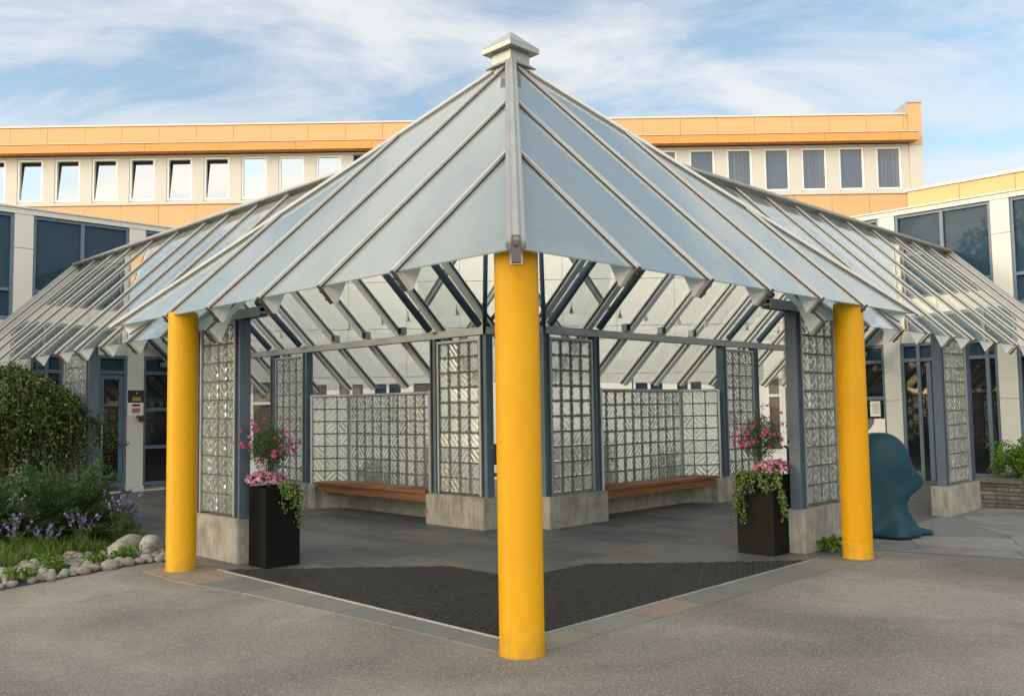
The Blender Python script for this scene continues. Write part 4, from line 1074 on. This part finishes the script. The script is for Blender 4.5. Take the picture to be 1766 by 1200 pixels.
# weeds among the cobbles
for k, (x, y) in enumerate(((-4.78, 8.75), (-4.72, 9.3), (-4.42, 9.62), (-4.3, 10.0), (-4.95, 9.6))):
    shrub('weed', (x, y, .02), .15, .13, .06, 130, ['leafy weed among the cobbles nearest the photo edge', 'low green weed among the cobbles, second from the photo edge', 'small weed between cobbles in the middle of the edging', 'tiny weed beside the large pale boulder', 'weed at the upper edge of the cobbles by the grass'][k], 'weed', 'leaf_bright', 'weeds among the cobbles', ls=.055, stemn=4)

# weeping shrub
def weeping(c, R, H, n):
    t = thing('weeping_shrub', c, 'dense weeping shrub with yellow green shoots in front of the left wing', 'shrub')
    c = Vector(c); m = MB(); f = MB()
    m.tube([c, c + Vector((.03, 0, H * .45)), c + Vector((0, .03, H * .8))], [.06, .05, .035], 10)
    for k in range(n):
        a = rnd.uniform(0, 2 * PI); lump = 1 + .16 * math.sin(3 * a + 1) + .10 * math.sin(7 * a)
        r = R * rnd.uniform(.22, 1.0) * lump; out = Vector((math.cos(a), math.sin(a), 0))
        z0 = H * rnd.uniform(.62, .82); top = H * rnd.uniform(.86, 1.02) - .42 * (r / R) ** 2.2
        end = max(.10, top - rnd.uniform(.2, 1.55))
        sw = Vector((rnd.gauss(0, .06), rnd.gauss(0, .06), 0))
        p = [c + Vector((0, 0, z0)), c + out * r * .5 + Vector((0, 0, top)), c + out * r * .85 + Vector((0, 0, top - .08)), c + out * r + sw + Vector((0, 0, top - .28)), c + out * r * 1.02 + sw * 1.8 + Vector((0, 0, end))]
        if k % 2 == 0: m.tube(p, [.010, .007, .005, .004, .002], 5)
        nl = 78
        for j in range(nl):
            s = (j + rnd.random()) / nl; s = s ** .75; i = min(3, int(s * 4)); q = p[i].lerp(p[i + 1], s * 4 - i)
            q += Vector((rnd.gauss(0, .045), rnd.gauss(0, .045), rnd.gauss(0, .035)))
            d = rv() + Vector((0, 0, -.4)) + out * .3; L = rnd.uniform(.035, .07)
            f.leafq(q, d, rv() + Vector((0, 0, .7)), L, L * .5)
    m.build('branches', 'stem_brown', t, smooth=True); f.build('foliage', 'leaf_weeping', t, fix=False)
weeping((-7.16, 12.6, 0), 1.16, 2.30, 1000)
def juniper(c, R, H, n, lab, sq=1.0):
    t = thing('juniper', c, lab, 'shrub', 'spreading junipers in the planting bed')
    c = Vector(c); m = MB(); f = MB()
    for k in range(n):
        a = rnd.uniform(0, 2 * PI); el = rnd.uniform(.10, 1.15); L = R * rnd.uniform(.45, 1.0)
        d = Vector((math.cos(a) * math.cos(el), math.sin(a) * math.cos(el) * sq, math.sin(el) * H / R)); e = c + d * L
        b = c + d * L * .5 + Vector((0, 0, .06)); e2 = e + Vector((d.x, d.y, -.05)) * .12
        m.tube([c + Vector((0, 0, .05)), b, e, e2], [.012, .008, .005, .002], 5)
        sd0 = Vector((-d.y, d.x, 0)).normalized(); tip = L * .12
        for j in range(210):
            s = rnd.uniform(.25, 1); q = (c.lerp(b, s * 2) if s < .5 else (b.lerp(e, (s - .5) * 2.6) if s < .885 else e.lerp(e2, (s - .885) / .115)))
            sg = rnd.choice((-1, 1)); w = (1.08 - s) * .24 + .015; tw = rnd.random()
            twig = round(s * 11) / 11 + rnd.gauss(0, .012)
            q = q + sd0 * sg * tw * w + d * (tw * w * .5) + Vector((0, 0, rnd.gauss(0, .018) - .05 * tw * w))
            f.leafq(q, d * .8 + sd0 * sg * .6 + rv() * .45 + Vector((0, 0, .08)), rv() + Vector((0, 0, .8)), rnd.uniform(.035, .075), rnd.uniform(.010, .017))
    m.build('branches', 'stem_brown', t, smooth=True); f.build('foliage', 'leaf_juniper', t, fix=False)
juniper((-5.75, 11.45, 0), .92, 1.15, 210, 'dark green spreading juniper below the weeping shrub, nearest the slate path')
juniper((-6.55, 11.15, 0), 1.05, 1.0, 200, 'dark green spreading juniper at the photo edge under the weeping shrub')
# bellflowers
def bell(c, n, h, sp, lab):
    t = thing('bellflower', c, lab, 'flowers', 'purple bellflowers in the planting bed'); c = Vector(c)
    s = MB(); f = MB(); l = MB()
    for k in range(n):
        a = rnd.uniform(0, 2 * PI); e = c + Vector((math.cos(a) * sp * rnd.random() + rnd.uniform(0, .12), math.sin(a) * sp * rnd.random(), h * rnd.uniform(.7, 1.1)))
        mid = c.lerp(e, .55) + Vector((0, 0, h * .1)); s.tube([c, mid, e], [.004, .003, .002], 5)
        for j in range(rnd.randint(5, 9)):
            q = mid.lerp(e, rnd.random() ** .6) + rv() * .018; d = rv() + Vector((0, -.6, .15))
            flower(f, q, d, rnd.uniform(.012, .022))
        for j in range(12): l.leafq(c.lerp(mid, rnd.random()) + rv() * .02, rv() + Vector((0, 0, .5)), rv(), .055, .014)
    s.build('stems', 'stem_green', t); f.build('blossom', 'petal_purple', t, fix=False); l.build('leaves', 'leaf_grass', t, fix=False)
for c, n, h, sp, lab in (((-4.95, 11.25, 0), 13, .66, .30, 'tallest clump of purple bellflowers leaning towards the slate path'), ((-5.22, 10.85, 0), 9, .46, .24, 'purple bellflowers in front of the tallest clump'), ((-5.45, 10.55, 0), 8, .36, .24, 'low purple bellflowers in the middle of the grass edge'),
                       ((-5.75, 10.35, 0), 8, .46, .25, 'pale purple bellflowers against the dark juniper'), ((-6.0, 10.2, 0), 7, .44, .22, 'pale purple bellflowers farthest from the slate path'), ((-4.85, 11.45, 0), 5, .42, .15, 'small purple bellflowers right at the slate path edge')):
    bell(c, n, h, sp, lab)

# trees across the forecourt on the left: the right wing windows mirror them and they shade the forecourt from the low sun
def tree(c, H, R, n, lab):
    t = thing('broadleaf_tree', c, lab, 'tree', 'trees across the forecourt')
    c = Vector(c); m = MB(); f = MB()
    m.tube([c, c + Vector((.1, 0, H * .3)), c + Vector((0, .1, H * .6)), c + Vector((0, 0, H * .85))], [.28, .22, .14, .05], 10)
    cl = []
    for k in range(26):
        d = rv(); q = c + Vector((d.x * R, d.y * R, H * .62 + d.z * H * .36)); cl.append((q, R * rnd.uniform(.22, .42)))
        m.tube([c + Vector((0, 0, H * rnd.uniform(.25, .55))), c.lerp(q, .6) + Vector((0, 0, H * .05)), q], [.09, .05, .02], 6)
    for k in range(n):
        q, r = cl[rnd.randrange(26)]; f.leafq(q + rv() * r, rv(), rv() + Vector((0, 0, .5)), rnd.uniform(.22, .42), rnd.uniform(.15, .26))
    m.build('trunk', 'stem_brown', t, smooth=True); f.build('crown', 'leaf_bush', t, fix=False)
for c_, H_, R_t, lab in (((-19.5, -1.5, 0), 13, 4.0, 'tall broad tree across the forecourt, nearest the left wing'), ((-24, -5.5, 0), 15, 4.6, 'tallest tree across the forecourt behind the nearest one'), ((-17, -10, 0), 10, 3.6, 'shorter tree across the forecourt, farthest from the left wing'), ((-31, -9, 0), 15, 5.0, 'wide tree at the back across the forecourt')):
    tree(c_, H_, R_t, 3600, lab)

# ------------------------------------------------------------------ camera, light, sky
cam = bpy.data.cameras.new('camera'); co = bpy.data.objects.new('camera', cam); COL.objects.link(co)
R_ = Vector((.99987988, .00106363, -.01546284)); U_ = Vector((.01549938, -.0686161, .99752273)); F_ = Vector((0, .99764257, .06862434))
M = Matrix(((R_.x, U_.x, -F_.x, 0), (R_.y, U_.y, -F_.y, 0), (R_.z, U_.z, -F_.z, 1.6), (0, 0, 0, 1)))
co.matrix_world = M; cam.sensor_width = 36; cam.lens = 1541 / 1766 * 36; cam.clip_end = 3000; cam.clip_start = .05
SC.camera = co
SUNAZ = Vector((-.95, -.31, 0)).normalized(); EL = math.radians(16)
sun = bpy.data.lights.new('sun', 'SUN'); so_ = bpy.data.objects.new('sun', sun); COL.objects.link(so_)
sd = Vector((SUNAZ.x * math.cos(EL), SUNAZ.y * math.cos(EL), math.sin(EL)))
so_.rotation_euler = sd.to_track_quat('Z', 'Y').to_euler(); so_.location = (0, 0, 30)
sun.energy = 0.55; sun.angle = math.radians(9); sun.color = (1.0, .80, .55)
wd = bpy.data.worlds.new('World'); SC.world = wd; wd.use_nodes = True; t = wd.node_tree; N = t.nodes; Lk = t.links
bg = N['Background']
sky = N.new('ShaderNodeTexSky'); sky.sky_type = 'NISHITA'; sky.sun_disc = False; sky.sun_elevation = EL; sky.sun_rotation = math.atan2(SUNAZ.x, SUNAZ.y); sky.ozone_density = 1.5; sky.dust_density = .6
tc = N.new('ShaderNodeTexCoord'); sp = N.new('ShaderNodeSeparateXYZ'); Lk.new(tc.outputs['Generated'], sp.inputs[0])
def mth(op, a, b=None):
    x = N.new('ShaderNodeMath'); x.operation = op
    for i, q in enumerate((a, b)):
        if q is None: continue
        if isinstance(q, (int, float)): x.inputs[i].default_value = q
        else: Lk.new(q, x.inputs[i])
    return x.outputs[0]
zz = mth('ADD', mth('MAXIMUM', sp.outputs[2], 0.0), .22)
cx = N.new('ShaderNodeCombineXYZ'); Lk.new(mth('DIVIDE', sp.outputs[0], zz), cx.inputs[0]); Lk.new(mth('DIVIDE', sp.outputs[1], zz), cx.inputs[1])
def cloud_noise(scale, sx, sy, rot, loc, detail, rough, dist):
    mp = N.new('ShaderNodeMapping'); mp.inputs['Rotation'].default_value = (0, 0, math.radians(rot)); mp.inputs['Scale'].default_value = (sx, sy, 1); mp.inputs['Location'].default_value = loc; Lk.new(cx.outputs[0], mp.inputs['Vector'])
    n = N.new('ShaderNodeTexNoise'); n.inputs['Scale'].default_value = scale; n.inputs['Detail'].default_value = detail; n.inputs['Roughness'].default_value = rough; n.inputs['Distortion'].default_value = dist; Lk.new(mp.outputs[0], n.inputs['Vector']); return n.outputs['Fac']
nf = cloud_noise(1.9, 1.0, 1.7, -50, (5.2, 2.3, 0), 10, .60, .5)
nb = cloud_noise(.75, 1.0, 1.2, 20, (7.3, 4.1, 0), 3, .5, .3)
rp = N.new('ShaderNodeValToRGB'); rp.color_ramp.elements[0].position = .42; rp.color_ramp.elements[0].color = (.17,) * 3 + (1,); rp.color_ramp.elements[1].position = .585; rp.color_ramp.elements[1].color = (1, 1, 1, 1); Lk.new(mth('ADD', mth('MULTIPLY', nf, .72), mth('MULTIPLY', nb, .30)), rp.inputs['Fac'])
# thinner veil near the horizon
hz = N.new('ShaderNodeMapRange'); hz.inputs['From Min'].default_value = 0; hz.inputs['From Max'].default_value = .30; hz.inputs['To Min'].default_value = .30; hz.inputs['To Max'].default_value = 0; Lk.new(sp.outputs[2], hz.inputs['Value'])
fac = mth('MAXIMUM', rp.outputs['Color'], hz.outputs[0])
skm = N.new('ShaderNodeMix'); skm.data_type = 'RGBA'; skm.blend_type = 'MULTIPLY'; skm.inputs[0].default_value = 1; Lk.new(sky.outputs[0], skm.inputs[6]); skm.inputs[7].default_value = (1.40, 1.47, 1.40, 1)
cm = N.new('ShaderNodeMix'); cm.data_type = 'RGBA'; Lk.new(mth('MULTIPLY', fac, .92), cm.inputs[0]); Lk.new(skm.outputs[2], cm.inputs[6]); cm.inputs[7].default_value = (5.25, 5.35, 5.45, 1)
# added glow: whole sky behind the camera brightened and warmed to light the fronts
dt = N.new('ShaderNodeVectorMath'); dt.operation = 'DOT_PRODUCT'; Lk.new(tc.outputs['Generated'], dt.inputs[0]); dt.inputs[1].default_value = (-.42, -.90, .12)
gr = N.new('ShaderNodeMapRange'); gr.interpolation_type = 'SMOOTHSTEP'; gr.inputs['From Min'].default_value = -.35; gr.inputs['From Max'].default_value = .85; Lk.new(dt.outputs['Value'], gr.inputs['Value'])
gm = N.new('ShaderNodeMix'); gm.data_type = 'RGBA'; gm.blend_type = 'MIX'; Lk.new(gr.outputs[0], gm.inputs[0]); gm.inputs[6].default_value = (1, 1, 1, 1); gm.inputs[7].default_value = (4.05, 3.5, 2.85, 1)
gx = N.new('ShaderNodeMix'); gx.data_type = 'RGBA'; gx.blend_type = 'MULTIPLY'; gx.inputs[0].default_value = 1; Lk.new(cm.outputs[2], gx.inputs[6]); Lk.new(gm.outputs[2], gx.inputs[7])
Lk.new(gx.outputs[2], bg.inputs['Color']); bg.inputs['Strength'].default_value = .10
SC.view_settings.view_transform = 'Standard'; SC.view_settings.look = 'None'; SC.view_settings.exposure = 0.75; SC.view_settings.gamma = 1
SC.cycles.max_bounces = 14; SC.cycles.transparent_max_bounces = 24; SC.cycles.transmission_bounces = 10; SC.cycles.glossy_bounces = 6
SC.cycles.caustics_reflective = False; SC.cycles.sample_clamp_indirect = 6
